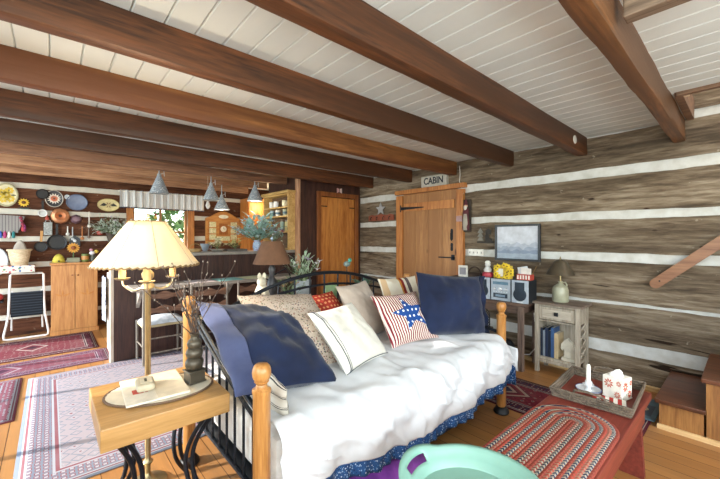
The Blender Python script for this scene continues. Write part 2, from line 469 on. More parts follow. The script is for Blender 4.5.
obj('door_frame', G().box(3.0, 3.07, 4.325, 4.36, 0, 2.02).box(3.75, 3.82, 4.325, 4.36, 0, 2.02).box(3.07, 3.75, 4.325, 4.36, 1.95, 2.02), wood('#6a3a1a', '#95592a', 'z', 1.1, .5), D, bevel=.003)
obj('hinge', G().box(3.08, 3.19, 4.338, 4.345, 1.79, 1.805), IRON, D)
obj('hinge', G().box(3.64, 3.74, 4.338, 4.345, 1.79, 1.805), IRON, D)
# log wall door
DW = wood('#8c5c34', '#b5834f', 'z', .9, .5, 4.4, '#96673c')
D = struct('door_2', boards(G(), 'y', 3.80, 3.835, 2.525, 3.42, .01, 1.94, .225), DW, bevel=.002)
DF = wood('#9a5a28', '#c58547', 'z', 1.0, .45)
g = G().box(3.775, 3.85, 2.425, 2.52, 0, 1.93).box(3.775, 3.85, 3.425, 3.54, 0, 1.93).box(3.765, 3.85, 2.40, 3.56, 1.945, 2.005)
obj('door_frame', g, DF, D, bevel=.004)
obj('ledge_board', G().box(3.785, 3.80, 2.56, 3.40, 1.70, 1.81), DF, D, bevel=.003)
for zz in (1.74, .35):
    g = G().prism([(3.44, zz - .022), (3.44, zz + .022), (3.05, zz + .006), (3.02, zz), (3.05, zz - .006)], 'x', 3.774, 3.785)
    g.tube([(3.776, 3.45, zz - .05), (3.776, 3.45, zz + .05)], .009, 8); obj('strap_hinge', g, IRON, D)
g = G()
for cz in (1.36, 1.20):
    g.prism([(2.60 + .035 * sin(a) * (.75 + .25 * cos(2 * a)), cz + .075 * cos(a) * (.7 if cz < 1.3 else 1)) for a in [i * pi / 8 for i in range(16)]], 'x', 3.797, 3.80)
g.tube([(3.797, 2.60, 1.40), (3.772, 2.60, 1.38), (3.772, 2.60, 1.30), (3.797, 2.60, 1.28)], .005, 8)
obj('latch_handle', g, IRON, D)
g = G().box(3.79, 3.80, 2.55, 2.80, 1.055, 1.07).box(3.785, 3.8, 2.56, 2.60, 1.03, 1.10); g.tube([(3.79, 2.58, 1.06), (3.76, 2.58, 1.06)], .012, 10)
obj('bolt', g, IRON, D)
D.location = (.05, -.05, -.005)
# skirting light strip along the log wall
struct('baseboard_right', G().box(3.83, 3.87, .44, 2.40, 0, .035), wood('#c9a26a', '#e6c692', 'y', 1, .5))

# ------------------------------------------------------------------ ceiling beams
beams = [(1.05, 1.14, 'long stained ceiling beam with a white disc near the log wall'),
         (1.76, 1.84, 'ceiling beam whose end meets the log wall right of the cabin door'),
         (2.49, 2.58, 'orange-brown ceiling beam above the cabin door, a big dark knot in its side'),
         (3.22, 3.30, 'dark ceiling beam ending just left of the cabin door sign'),
         (4.02, 4.10, 'dark ceiling beam directly in front of the closet and bar'),
         (4.62, 4.69, 'dark ceiling beam running over the bar, carrying the cone lamps'),
         (5.26, 5.33, 'kitchen ceiling beam just behind the cone lamps'),
         (5.98, 6.06, 'kitchen ceiling beam nearest the window valance')]
def beam_mesh(y0, y1, x0, x1, z0, z1, amp, ph):
    g = G(); n = int((x1 - x0) / .08); prof = []
    m = 5
    for i in range(m): prof.append((0, i / m))
    for i in range(m): prof.append((i / m, 1))
    for i in range(m): prof.append((1, 1 - i / m))
    for i in range(m): prof.append((1 - i / m, 0))
    k = len(prof); vs = []
    for i in range(n + 1):
        X = x0 + (x1 - x0) * i / n
        for (a, b) in prof:
            y = y0 + (y1 - y0) * a; z = z0 + (z1 - z0) * b
            cy, cz_ = (a - .5) * 2, (b - .5) * 2
            r = amp * nz(X * 1.7, y * 9 + ph, z * 9) + amp * .5 * nz(X * 6, y * 22 + ph, z * 22)
            rnd = 1 - .06 * (abs(cy) ** 6) * (abs(cz_) ** 6)
            y = (y0 + y1) / 2 + (y - (y0 + y1) / 2) * rnd + r * cy
            zz = (z0 + z1) / 2 + (z - (z0 + z1) / 2) * (rnd if cz_ < 0 else 1) + (r * cz_ if cz_ < .9 else 0)
            vs.append((X, y, zz))
    fs = [(i * k + j, i * k + (j + 1) % k, (i + 1) * k + (j + 1) % k, (i + 1) * k + j) for i in range(n) for j in range(k)]
    fs += [tuple(range(k)), tuple(n * k + j for j in range(k))[::-1]]
    return g.add(vs, fs)
for i, (y0, y1, lab) in enumerate(beams):
    x1 = 3.875 if i < 5 else 2.65
    mt = BEAMO if i in (2, 6, 7) else BEAM
    if i == 5: mt = wood('#5a3a28', '#8f6448', 'x', .8, .5)
    if i >= 6: mt = wood('#7d5236', '#b88a66', 'x', .8, .5)
    if i == 2: mt = wood('#70421f', '#b47a42', 'x', .7, .5, 0, '#663a1b', .3)
    o = obj('ceiling_beam', beam_mesh(y0, y1, -1.295, x1, 2.11, CZ - .001, .004, i * 11), mt, angle=50)
    tag(o, lab, 'beam', 'stained ceiling beams')
    if i == 0:
        obj('white_disc', G().lathe([(.001, .006), (.036, .006), (.039, 0)], (3.52, 1.052, 2.195), 20, 'y'), WHITE, o)
o = obj('hewn_beam', beam_mesh(.352, .428, -1.295, 3.875, 2.10, CZ - .001, .007, 77), wood('#3c2412', '#8c5a30', 'x', .9, .5, 0, '#5b3a20', .5), angle=60)
tag(o, 'thick rough hewn ceiling beam beside the stair opening', 'beam')
g = G().box(1.63, 1.70, -1.4, .325, 2.15, CZ - .002)
tag(obj('cross_beam', g, wood('#5c4a3c', '#8f7a66', 'y', .9, .6), bevel=.006), 'short grey-brown joist meeting the thick hewn beam at the ceiling', 'beam')
g = G().box(3.13, 3.17, -1.4, .33, 2.262, 2.42).box(3.17, 3.86, .30, .345, 2.262, 2.42)
struct('trim_3', g, wood('#5c4030', '#8a6a52', 'y', 1, .6))
struct('trim_4', G().box(3.17, 3.20, .27, .30, 2.26, 2.44), wood('#b59878', '#d8c3a6', 'z', 1, .6))
struct('wall_stairwell', G().box(3.02, 3.13, -1.5, .345, CZ + .12, 3.1).box(3.13, 3.87, .345, .42, CZ + .12, 3.1).box(3.02, 4.05, -1.5, .42, 3.1, 3.15), plain('#ddd9d0', .8))

# ------------------------------------------------------------------ daybed
BX0, BX1, BY0, BY1 = .605, 2.53, 1.245, 2.17
bed = thing('daybed', 'black iron daybed with round-topped honey pine posts', 'daybed', (BX0, BY0, 0))
def local(g, o): g.v = [(a - o[0], b - o[1], c - o[2]) for a, b, c in g.v]; return g
def bp(name, g, m, **k): return obj(name, local(g, (BX0, BY0, 0)), m, bed, **k)
def post(x, y, top, lean=0):
    r = .033
    p = [(.024, .045), (r, .06), (r, top - .115), (r + .003, top - .108), (r + .003, top - .098), (r * .72, top - .09), (r * .60, top - .078), (r * .85, top - .068)]
    for i in range(1, 9):
        a = pi * i / 8; p.append((max(1e-5, .036 * sin(a * .86 + .43 * (1 - i / 8))), top - .034 - .034 * cos(a)))
    p.sort(key=lambda q: q[1]); p[-1] = (1e-5, top)
    o = bp('post', G().lathe(p, (x, y, 0), 24), HONEY, angle=45)
    obj('foot_cup', G().lathe([(.05, 0), (.056, .01), (.052, .025), (.038, .045), (.03, .05)], (x - BX0, y - BY0, 0), 20), BLACK, o)
    return o
post(BX0, BY0, .83); post(BX0, BY1, .975); post(BX1, BY0, .83); post(BX1, BY1, .975)
for X in (BX0, BX1):
    XR = X + (.024 if X < 1 else 0)
    def arm(t): y = BY0 + .03 + (BY1 - BY0 - .06) * t; return (XR, y, .60 + .27 * t ** 1.25)
    bp('side_rail', G().tube([arm(i / 10) for i in range(11)], .011, 8).tube([(a, b, c - .045) for a, b, c in [arm(i / 10) for i in range(11)]], .009, 8), IRON)
    bp('side_rail', G().tube([(XR, BY0 + .03, .27), (XR, BY1 - .03, .27)], .011, 8), IRON)
    for i in range(1, 9):
        a = arm(i / 9); bp('spindle', G().tube([(XR, a[1], .27), (XR, a[1], a[2] - .045)], .0065, 8), IRON)
def arch(t, r=0): return (BX0 + .05 + (BX1 - BX0 - .1) * t, BY1, .78 + (.265 - r) * sin(pi * t) ** .9)
bp('back_frame', G().tube([arch(i / 24) for i in range(25)], .013, 8).tube([(BX0 + .03, BY1, .27), (BX1 - .03, BY1, .27)], .011, 8)
   .tube([arch(.1 + .8 * i / 24, .09) for i in range(25)], .009, 8).tube([(BX0 + .03, BY1, .80), (BX0 + .1, BY1, .82)], .012, 8), IRON)
for i in range(1, 14):
    t = i / 14; bp('spindle', G().tube([(arch(t)[0], BY1, .27), (arch(t)[0], BY1, arch(t, .0)[2] - .01)], .0065, 8), IRON)
for t in (.28, .72):
    c = arch(t); q = [(c[0] + (.09 - .005 * k) * cos(k * .5) * .8, BY1 - .012, c[2] - .16 + (.09 - .005 * k) * sin(k * .5)) for k in range(17)]
    bp('scroll', G().tube(q, .006, 6), IRON)
bp('base_frame', G().box(BX0 + .03, BX1 - .03, BY0 - .01, BY0 + .02, .25, .29).box(BX0 + .03, BX1 - .03, BY1 - .05, BY1 - .02, .25, .29).box(BX0 + .03, BX1 - .03, BY0 + .02, BY1 - .05, .27, .285), IRON)
bp('mattress', G().box(BX0 + .05, BX1 - .05, BY0 - .01, BY1 - .05, .29, .52), plain('#e6e2da', .8), bevel=.05)
# coverlet
CX0, CX1 = .655, 2.60
def cover_fn(drop):
    def f(u, v):
        x = CX0 + (CX1 - CX0) * u
        hem = .37 - .10 * min(1, u / .35) + .10 * max(0, (u - .7) / .3)
        # v: 0 back edge -> .45 front crest -> 1 hem
        yb, yf = BY1 - .065, BY0 + .015
        endz = 0
        if u > .93: k = (u - .93) / .07; endz = -.30 * k ** 1.6 * (1 - .0 * v)
        if v < .45:
            k = v / .45; y = yb + (yf - yb) * k; z = .572 + .028 * sin(pi * k) + .012 * nz(x * 5, y * 6) + .005 * nz(x * 15, y * 13)
            z += endz
        else:
            k = (v - .45) / .55
            a = min(1, k / .25)
            y = yf - .085 * sin(a * pi / 2) - .02 * k
            z = .58 - .07 * (1 - cos(a * pi / 2)) - max(0, k - .2) / .8 * (.51 - hem)
            amp = .021 * min(1, .3 + k * 1.2)
            ph = x * 16 + 2.4 * nz(x * 2.1, k * 1.3) + k * 2.6
            y -= amp * sin(ph) + .012 * (1 - abs(2 * ((x * 5.2 - k * 1.5 + nz(x * 3, k * 2)) % 1) - 1)) ** 3 + amp * .8 * nz(x * 7 + k * 2.2, k * 1.6, 4) + .014 * nz(x * 19 - k * 3, k * 3)
            y -= .03 * sin(pi * min(1, k)) * sin(pi * u)
            z = max(z + endz * (1 - k) * .9, hem + .0)
        z += .009 * nz(x * 9 + y * 9, y * 4, 3) + .010 * (1 - abs(2 * ((x * 4.0 + y * 3.2 + 1.4 * nz(x * 2, y * 2)) % 1) - 1)) ** 4 * (1 if v < .5 else 0)
        if u > .93: x = CX1 - .015 * nz(y * 12, z * 4) - .02 * (1 - ((u - .93) / .07)) ** 2 - (.115 * (1 - (u - .93) / .07) ** 1.5)
        return (x, y, z)
    return f
cov = obj('coverlet', local(G().grid(150, 60, cover_fn(0)), (1.6, 1.7, .5)), cloth('#c6c7c8', '#d2d3d4', .9, 200, 6), solid=.004)
cov.location = (1.6, 1.7, .5); tag(cov, 'rumpled white coverlet draped over the daybed mattress', 'coverlet')
BLUEP = speck('#244a7c', ('#b9c8da', '#3c6ea3', '#16294f', '#8aa6c4', '#244a7c'), 115)
def ruff(u, v):
    f = cover_fn(0); x, y, z = f(min(u, 1), 1.0)
    return (x, y + .012 + .008 * sin(x * 70) * v, z + .02 - .095 * v)
def ruff2(u, v):   # the far end, falling past the far post
    y = 1.165 + .9 * u
    return (CX1 + .012 * sin(y * 60) * v - .012, y, .40 - .17 * v + .02 * sin(y * 4))
def flap(u, v):
    y = 1.15 + .93 * u
    return (CX1 - .012 + .018 * nz(y * 6, v * 2) + .01 * v, y, .50 - .17 * v + .02 * sin(y * 5))
rf = obj('ruffle', local(G().grid(200, 5, ruff).grid(120, 5, ruff2), (1.6, 1.7, .5)), BLUEP, cov, solid=.003); rf['label'] = 'blue printed ruffle'
obj('end_fold', local(G().grid(50, 8, flap), (1.6, 1.7, .5)), cov.data.materials[0], cov, solid=.004)
# things stored beneath
PUR = cloth('#7a3aa0', '#a85ac8', .6, 90, 9)
g = G().grid(40, 30, lambda u, v: (.83 + .80 * u, 1.17 + .40 * v, .19 * (sin(pi * min(1, max(0, u)))) ** .35 * (sin(pi * v)) ** .4 + .02 * nz(u * 9, v * 5) * sin(pi * u) * sin(pi * v)))
o = obj('blanket', g, PUR, loc=(1.3, 1.33, 0)); tag(o, 'shiny purple blanket bundled on the floor beneath the daybed', 'blanket')
g = G().box(1.78, 2.30, 1.36, 1.9, .0, .17)
o = obj('storage_box', g, plain('#1c2026', .6), loc=(2.1, 1.55, 0), bevel=.012); tag(o, 'flat black storage box pushed under the far end of the daybed', 'box')
g2 = G().box(1.77, 2.31, 1.352, 1.908, .15, .182)
obj('lid', local(g2, (2.1, 1.55, 0)), plain('#23272e', .5), o, bevel=.006)

# pillows ---------------------------------------------------------------
def psurf(w, h, t, seed, sag=0, wr=1):
    def f(x, y, side):
        e = max(0, (1 - abs(x) ** 2.6)) * max(0, (1 - abs(y) ** 2.6))
        X = x * w / 2 * (1 - .07 * (1 - y * y)); Z = y * h / 2 * (1 - .07 * (1 - x * x))
        T = t / 2 * e ** .55 * (1 + .25 * sag * (-y))
        T += wr * e ** .3 * (.010 * nz(x * 2.4 + seed, y * 2.4) + .005 * nz(x * 6 + seed, y * 6, 2) + .004 * sin(9 * x + 5 * y + seed) * (abs(x * y)))
        return Vector((X, side * T, Z))
    return f
def pillow(label, loc, yaw, tilt, roll, w, h, t, mat, seed=0, group='cushions on the daybed', sag=.6, kind='throw_pillow', cat='pillow', wr=1, n=26):
    f = psurf(w, h, t, seed, sag, wr); g = G()
    for s in (-1, 1):
        g.grid(n, n, lambda u, v, s=s: f(u * 2 - 1, (v * 2 - 1), s) if s < 0 else f(1 - u * 2, v * 2 - 1, s))
    o = obj(kind, g, mat, angle=80)
    o.matrix_world = Matrix.Translation(Vector(loc)) @ Matrix.Rotation(R(yaw), 4, 'Z') @ Matrix.Rotation(R(-tilt), 4, 'X') @ Matrix.Rotation(R(roll), 4, 'Y')
    tag(o, label, cat, group); return o, f
NAVY = cloth('#0f172e', '#1a2644', .8, 200, 4)
def edge_piping(o, f, mat, y=-1, r=.004, inset=.0):
    g = G(); g.tube([f(-1 + 2 * i / 40, y, 1) for i in range(41)], r, 6); obj('piping', g, mat, o)
FLORAL = speck('#b8a898', ('#74544e', '#c4b6a6', '#4c4854', '#cbbcac', '#94685c', '#666a50', '#b8a898'), 85)
pillow('big floral print pillow propped behind the navy pillow', (1.08, 1.81, .76), 4, 54, 8, .52, .62, .23, FLORAL, 3)
o, f = pillow('big navy pillow slumped against the near end rail', (.865, 1.68, .765), 20, 62, 20, .50, .66, .21, NAVY, 11, wr=2.8)
# open hem of the pillowcase
g = G().grid(20, 20, lambda u, v: f(-1 + .16 * u, v * 2 - 1, -1) + Vector((-.055 * (1 - u), -.006, .0)) + Vector((0, -.01 * sin(v * 14) * (1 - u), 0)))
h = obj('pillowcase_hem', g, cloth('#3a4160', '#4c5474', .85, 200, 5), o, solid=.004)  # paler than NAVY: sunlight on this open end is painted into its colour
o, f = pillow('red cushion with small pale repeating motifs', (1.47, 2.03, .80), 2, 44, -4, .32, .27, .12, dotted('#a83a2c', '#d99a6a', .035, .26), 5)
o, f = pillow('plain tan cushion standing behind the white one', (1.73, 1.90, .785), 18, 30, 0, .43, .43, .13, cloth('#a8998c', '#b8a99b', .95, 150, 8), 8)
o, f = pillow('white cushion with dark piping along its edge', (1.31, 1.565, .745), 14, 44, 0, .42, .40, .14, cloth('#cdc9bd', '#d8d4c8', .9, 160, 8), 2)
g = G().tube([f(-.86 , -1 + 2 * i / 30, -1) + Vector((0, -.004, 0)) for i in range(31)], .0022, 6).tube([f(-.80, -1 + 2 * i / 30, -1) + Vector((0, -.003, 0)) for i in range(31)], .0012, 6)
g.tube([f(-1 + 2 * i / 30, -.985, -1) + Vector((0, -.004, 0)) for i in range(31)], .0022, 6)
obj('piping', g, plain('#2a3145', .8), o)
pillow('cream ticking cushion with thin black stripes squeezed under the big navy pillow', (.715, 1.50, .665), -90, -12, 10, .52, .18, .07, stripes('z', .05, [(0, '#c9c2b4'), (.55, '#25272c'), (.63, '#c9c2b4'), (.72, '#25272c'), (.77, '#c9c2b4')]), 14)
STR = stripes('x', .019, [(0, '#ddd2c6'), (.48, '#7c2630')])
pillow('cream cushion with red, gold and brown stripes behind the star cushion', (2.33, 2.06, .81), -8, 24, 0, .44, .32, .10,
       stripes('x', .5, [(0, '#e6dcc8'), (.10, '#d8b890'), (.2, '#e6dcc8'), (.46, '#c98a3a'), (.50, '#8a2e28'), (.56, '#e6dcc8'), (.62, '#6a5a58'), (.70, '#e6dcc8')], off=.5), 9)
o, f = pillow('red and white striped cushion with a dotted blue star', (1.86, 1.61, .755), -4, 37, 1, .45, .38, .13, STR, 6)
g = G(); vs = []; fs = []; K = 8
def starpt(a, s):
    k = a / (2 * pi) * 10; i = int(k) % 10; t = k - int(k)
    def P(i): r = .74 if i % 2 == 0 else .32; b = pi / 2 + i * pi / 5 + .12; return Vector((r * cos(b), r * sin(b)))
    return (P(i) * (1 - t) + P((i + 1) % 10) * t) * s
NA = 60
for k in range(K + 1):
    for a in range(NA):
        p = starpt(2 * pi * a / NA, max(k, .01) / K); q = f(p.x + .0, p.y, -1) + Vector((0, -.0035, 0)); vs.append(q)
for k in range(K):
    for a in range(NA): fs.append((k * NA + a, k * NA + (a + 1) % NA, (k + 1) * NA + (a + 1) % NA, (k + 1) * NA + a))
g.add(vs, fs); st = obj('star_patch', g, dotted('#1f4688', '#dfe6f2', .042, .2), o); st['label'] = 'blue star with white dots'
o, f = pillow('large navy pillow standing at the far end of the daybed', (2.25, 1.49, .81), -14, 14, 6, .62, .46, .22, NAVY, 21, wr=2.4)
g = G().grid(8, 24, lambda u, v: f(1, v * 2 - 1, 1) + Vector((.055 * u, .012 * sin(v * 17) * u, .014 * sin(v * 9) * u)))
obj('pillowcase_hem', g, NAVY, o, solid=.005)

# ------------------------------------------------------------------ end table, its things, floor lamp
et = thing('end_table', 'square light pine end table on curved black iron legs', 'table', (.37, 1.78, 0))
TP = wood('#9c7440', '#b58a54', 'x', 1.3, .35, 7)
obj('tabletop', G().box(-.236, .230, -.235, .245, .535, .62), TP, et, bevel=.004)
for sx, sy in ((-1, -1), (1, -1), (1, 1), (-1, 1)):
    g = G()
    for o_ in (0, .028):
        pts = []
        for i in range(15):
            t = i / 14; z = .535 * (1 - t)
            r = .185 - .075 * sin(pi * min(1, t * 1.15)) + .02 * max(0, t - .6) / .4
            pts.append((sx * (r + (-o_ if sx > 0 else o_ * .0)) + (o_ if sx < 0 else 0), sy * (r - .01), z + .010 * t))
        g.tube(pts, .0095, 8)
    obj('leg', g, IRON, et)
obj('stretcher', G().tube([(.145 * cos(a), .145 * sin(a), .03) for a in [i * pi / 12 for i in range(24)]], .006, 6, closed=True), IRON, et)
# round-edged woven mat
def matfn(a, z): return 1 + .012 * sin(a * 34)
mo = obj('woven_mat', G().lathe([(.001, .010), (.92, .010), (.97, .009), (1, .004), (.99, 0)], (0, 0, 0), 120, 'z', .212, .160, matfn), plain('#cbbfa8', .95), angle=60)
mo.location = (.378, 1.785, .621); mo.rotation_euler = (0, 0, R(-18)); mo.scale = (1, 1, .8)
tag(mo, 'oval cream mat with a brown braided rim on the end table', 'mat')
g = G().tube([(.213 * cos(a), .161 * sin(a), .005) for a in [i * pi / 60 for i in range(120)]], .0055, 6, closed=True)
obj('braided_rim', g, plain('#6a5340', .95), mo)
pb = thing('booklet', 'thin cream booklet with red print under the small rounded box', 'book', (.352, 1.80, .631), R(-3))
obj('cover', G().box(-.118, .118, -.155, .155, 0, .008), plain('#ddd3c0', .6), pb, bevel=.002)
obj('flap', G().box(-.004, .002, -.15, .15, .008, .0095).box(.0, .118, -.155, .155, .008, .0105), plain('#d2c4ab', .6), pb)
obj('red_print', G().box(-.085, -.045, -.05, .0, .0082, .009).box(-.04, -.03, -.05, -.01, .0082, .009), plain('#b84a3c', .7), pb)
sb = obj('small_box', G().box(-.036, .036, -.06, .06, 0, .034), plain('#b8ab90', .6), bevel=.014)
sb.location = (.318, 1.80, .641); sb.rotation_euler = (0, 0, R(-6)); tag(sb, 'small rounded beige box lying on the booklet', 'box')
obj('label_panel', G().box(-.02, .026, -.038, .035, .034, .0352), plain('#d0c5ab', .6), sb)
obj('dark_strip', G().box(-.004, .006, -.02, .018, .0352, .036), plain('#55503f', .6), sb)
PEW = plain('#5d5548', .42, .6)
va = thing('pewter_vase', 'squat dark pewter bottle vase holding bare twigs', 'vase', (.512, 1.755, .632), R(8))
obj('base_block', G().box(-.035, .035, -.035, .035, 0, .055).box(-.04, .04, -.04, .04, 0, .008).box(-.04, .04, -.04, .04, .05, .058), PEW, va, bevel=.003)
prof = [(.030, .058), (.040, .075), (.042, .095), (.033, .108), (.026, .112), (.036, .122), (.040, .138), (.034, .152), (.024, .158), (.030, .166), (.034, .180), (.028, .194), (.018, .202), (.016, .214), (.022, .224), (.014, .226), (.012, .20)]
obj('body', G().lathe(prof, (0, 0, 0), 24, 'z', 1, 1, lambda a, z: 1 + .04 * cos(a * 6)), PEW, va, angle=60)
tw = thing('twig_bunch', 'bare pussy willow twigs standing in the pewter vase', 'twigs', (.512, 1.755, .845))
TW = plain('#4a3a30', .8); BUD = plain('#8f8276', .9)
random.seed(4)
for i in range(13):
    a = random.uniform(-pi, pi); sp = random.uniform(.03, .16); L = random.uniform(.22, .36)
    if i == 0: a, sp, L = R(150), .26, .26
    if i == 1: a, sp, L = R(-35), .20, .35
    g = G(); pts = []; bg = G()
    for k in range(8):
        t = k / 7; pts.append((cos(a) * sp * t ** 1.3 + .006 * sin(k * 2.1 + i), sin(a) * sp * .8 * t ** 1.3 + .006 * cos(k * 1.7 + i), -.03 + (L + .03) * t))
    g.tube(pts, [.0028 - .0016 * k / 7 for k in range(8)], 5)
    for k in range(2, 8):
        p = Vector(pts[k]); bg.ball(p + Vector((.003 * (-1) ** k, .002, .002)), .0030, 1, 1, 1.6, 6)
        if k in (3, 5):
            q = p + Vector((cos(a + 1.2 * (-1) ** k) * .045, sin(a + 1.2 * (-1) ** k) * .045, .05)); g.tube([p, q], .0012, 4); bg.ball(q, .0030, 1, 1, 1.6, 6)
    tg = obj('twig', g, TW, tw); obj('buds', bg, BUD, tg)['kind'] = 'stuff'
# floor lamp
fl = thing('floor_lamp', 'brass candelabra floor lamp with a wide cream pleated shade', 'lamp', (.39, 2.14, 0))
g = G().lathe([(.088, 0), (.092, .010), (.075, .02), (.04, .03), (.02, .045), (.014, .06)], (0, 0, 0), 32)
obj('base', g, BRASS, fl, angle=50)
g = G().lathe([(.013, .05), (.013, .10), (.022, .11), (.026, .12), (.014, .135), (.0135, .15), (.0145, .2), (.0145, 1.035), (.02, 1.04)], (0, 0, 0), 20)
obj('pole', g, BRASS, fl, angle=50)
g = G().lathe([(.014, 1.03), (.036, 1.045), (.030, 1.062), (.016, 1.075), (.014, 1.085), (.028, 1.10), (.030, 1.12), (.02, 1.135), (.01, 1.14), (.008, 1.42)], (0, 0, 0), 20)
g.ball((0, 0, 1.43), .009)
obj('stem', g, plain('#c9b48a', .35, .7), fl, angle=50)
for k in range(3):
    a = R(138 + 120 * k); ca, sa = cos(a), sin(a)
    pts = [(.0, 0, 1.07), (.03, 0, 1.045), (.07, 0, 1.03), (.105, 0, 1.038), (.132, 0, 1.06), (.137, 0, 1.085)]
    A = obj('arm', G().tube([(x * ca, x * sa, z) for x, y, z in pts], .006, 8), plain('#cdb890', .35, .7), fl)
    obj('drip_dish', G().lathe([(.004, 1.082), (.030, 1.088), (.038, 1.096), (.036, 1.097), (.01, 1.092)], (.137 * ca, .137 * sa, 0), 20), BRASS, A)
    obj('candle_sleeve', G().lathe([(.017, 1.092), (.017, 1.165), (.012, 1.167)], (.137 * ca, .137 * sa, 0), 16), plain('#d8b078', .5), A)
def shade_mat(c, tl=.5):
    n = NT('lamp shade cloth', .8, 0, .2)
    t = n.n('ShaderNodeBsdfTranslucent'); t.inputs[0].default_value = col(c); mx = n.n('ShaderNodeMixShader'); mx.inputs[0].default_value = tl
    n.l(n.b.outputs[0], mx.inputs[1]); n.l(t.outputs[0], mx.inputs[2]); n.l(mx.outputs[0], n.t.nodes['Material Output'].inputs[0])
    return n.base(c)
SZ0, SZ1 = 1.168, 1.398
def shade(u, v):
    a = 2 * pi * u; z = SZ0 + (SZ1 - SZ0) * v; r = .250 + (.086 - .250) * v
    k = 8; oct_ = 1 - .028 * (1 - abs(cos(a * k / 2)))
    return (r * oct_ * cos(a), r * oct_ * sin(a), z)
sh = obj('lamp_shade', G().grid(96, 8, shade), shade_mat('#f6ecd4', .6), fl, solid=.003)
g = G().tube([(x, y, z - .002 + .004 * sin(i * pi / 1.5)) for i, (x, y, z) in enumerate([shade(i / 144, 0) for i in range(144)])], .0045, 6, closed=True)
g.tube([(shade(i / 48, 1)) for i in range(48)], .004, 6, closed=True)
for k in range(8): g.tube([shade(k / 8, 0), shade(k / 8, 1)], .002, 5)
obj('shade_trim', g, plain('#8a6f4a', .8), sh)
obj('shade_spider', G().tube([(-.1, 0, SZ1 - .004), (.1, 0, SZ1 - .004)], .002, 5).tube([(0, -.1, SZ1 - .004), (0, .1, SZ1 - .004)], .002, 5), BRASS, sh)
obj('bulb', G().ball((0, 0, 1.25), .03), emit('#ffe2b0', 6), fl)
light('floor_lamp_light', 'POINT', (.39, 2.14, 1.30), 20, (1, .82, .58), size=.04)

# ------------------------------------------------------------------ red bench, runner, tray, basket
RED = wood('#64281e', '#84392c', 'x', .8, .5)
bn = thing('red_bench', 'long low red painted bench used as a coffee table', 'bench', (1.66, .55, 0))
obj('bench_top', G().box(-.86, .83, -.185, .185, .412, .45), RED, bn, bevel=.004)
obj('side_panel', G().box(-.80, .77, -.165, -.145, .30, .412), RED, bn)
obj('side_panel', G().box(-.80, .77, .145, .165, .30, .412), RED, bn)
for x in (-.79, .74):
    obj('leg_board', G().prism([(-.165, 0), (-.06, 0), (-.03, .09), (.03, .09), (.06, 0), (.165, 0), (.144, .412), (-.144, .412)], 'x', x, x + .03), RED, bn, bevel=.003)
def braid():
    n = NT('braided rag runner', .95, 0, .1)
    o = n.xyz(n.co()); L = .50
    ax_ = n.math('SUBTRACT', n.math('ABSOLUTE', o[0]), L); dx = n.math('MAXIMUM', ax_, 0)
    r = n.math('SQRT', n.math('ADD', n.math('MULTIPLY', dx, dx), n.math('MULTIPLY', o[1], o[1])))
    ang = n.math('ARCTAN2', o[1], dx)
    along = n.math('ADD', o[0], n.math('MULTIPLY', ang, .09))
    k = n.math('DIVIDE', r, .0150); band = n.math('FLOOR', k); fr = n.math('FRACT', k)
    tri = n.math('ABSOLUTE', n.math('SUBTRACT', fr, .5))
    sc = n.math('FRACT', n.math('ADD', n.math('ADD', n.math('DIVIDE', along, .021), n.math('MULTIPLY', tri, 1.0)), n.math('MULTIPLY', band, .5)))
    chk = n.math('GREATER_THAN', sc, .5)
    bn_ = n.math('DIVIDE', n.math('ADD', band, .5), 12)
    reds = '#8a3c36'; A = [(0, reds), (1/12, '#a89a88'), (2/12, '#2a3040'), (3/12, reds), (4/12, '#a07c68'), (5/12, '#b3a694'), (6/12, reds), (7/12, '#26304c'), (8/12, '#b04a40'), (9/12, '#a8564a'), (10/12, '#b3a694'), (11/12, reds)]
    B = [(0, '#94503f'), (1/12, '#8a3a34'), (2/12, '#a89a88'), (3/12, '#94503f'), (4/12, '#a8483c'), (5/12, '#3a4058'), (6/12, '#985442'), (7/12, '#a89a88'), (8/12, '#94503f'), (9/12, '#a07c68'), (10/12, '#26304c'), (11/12, '#94503f')]
    c = n.mix(chk, n.ramp(bn_, A, True), n.ramp(bn_, B, True))
    n.bump(n.math('SUBTRACT', .5, tri), .6, .006); return n.base(c)
g = G(); nn = 64; LX, RR = .50, .178
rim = []
for i in range(nn):
    a = 2 * pi * i / nn; rim.append(((LX if cos(a) > 0 else -LX) + RR * cos(a), RR * sin(a)))
vs = []
for s, z in ((1, 0), (1.0, .009), (.97, .0115)):
    vs += [(x * (1 if s == 1 else 1) - (0 if s == 1 else .005 * (1 if x > 0 else -1)), y * s, z) for x, y in rim]
fs = [(k * nn + i, k * nn + (i + 1) % nn, (k + 1) * nn + (i + 1) % nn, (k + 1) * nn + i) for k in range(2) for i in range(nn)] + [tuple(range(nn))[::-1], tuple(2 * nn + i for i in range(nn))]
ro = obj('braided_runner', G().add(vs, fs), braid(), angle=60); ro.location = (1.30, .55, .451)
tag(ro, 'oval braided rag runner in red, navy and cream on the bench', 'runner')
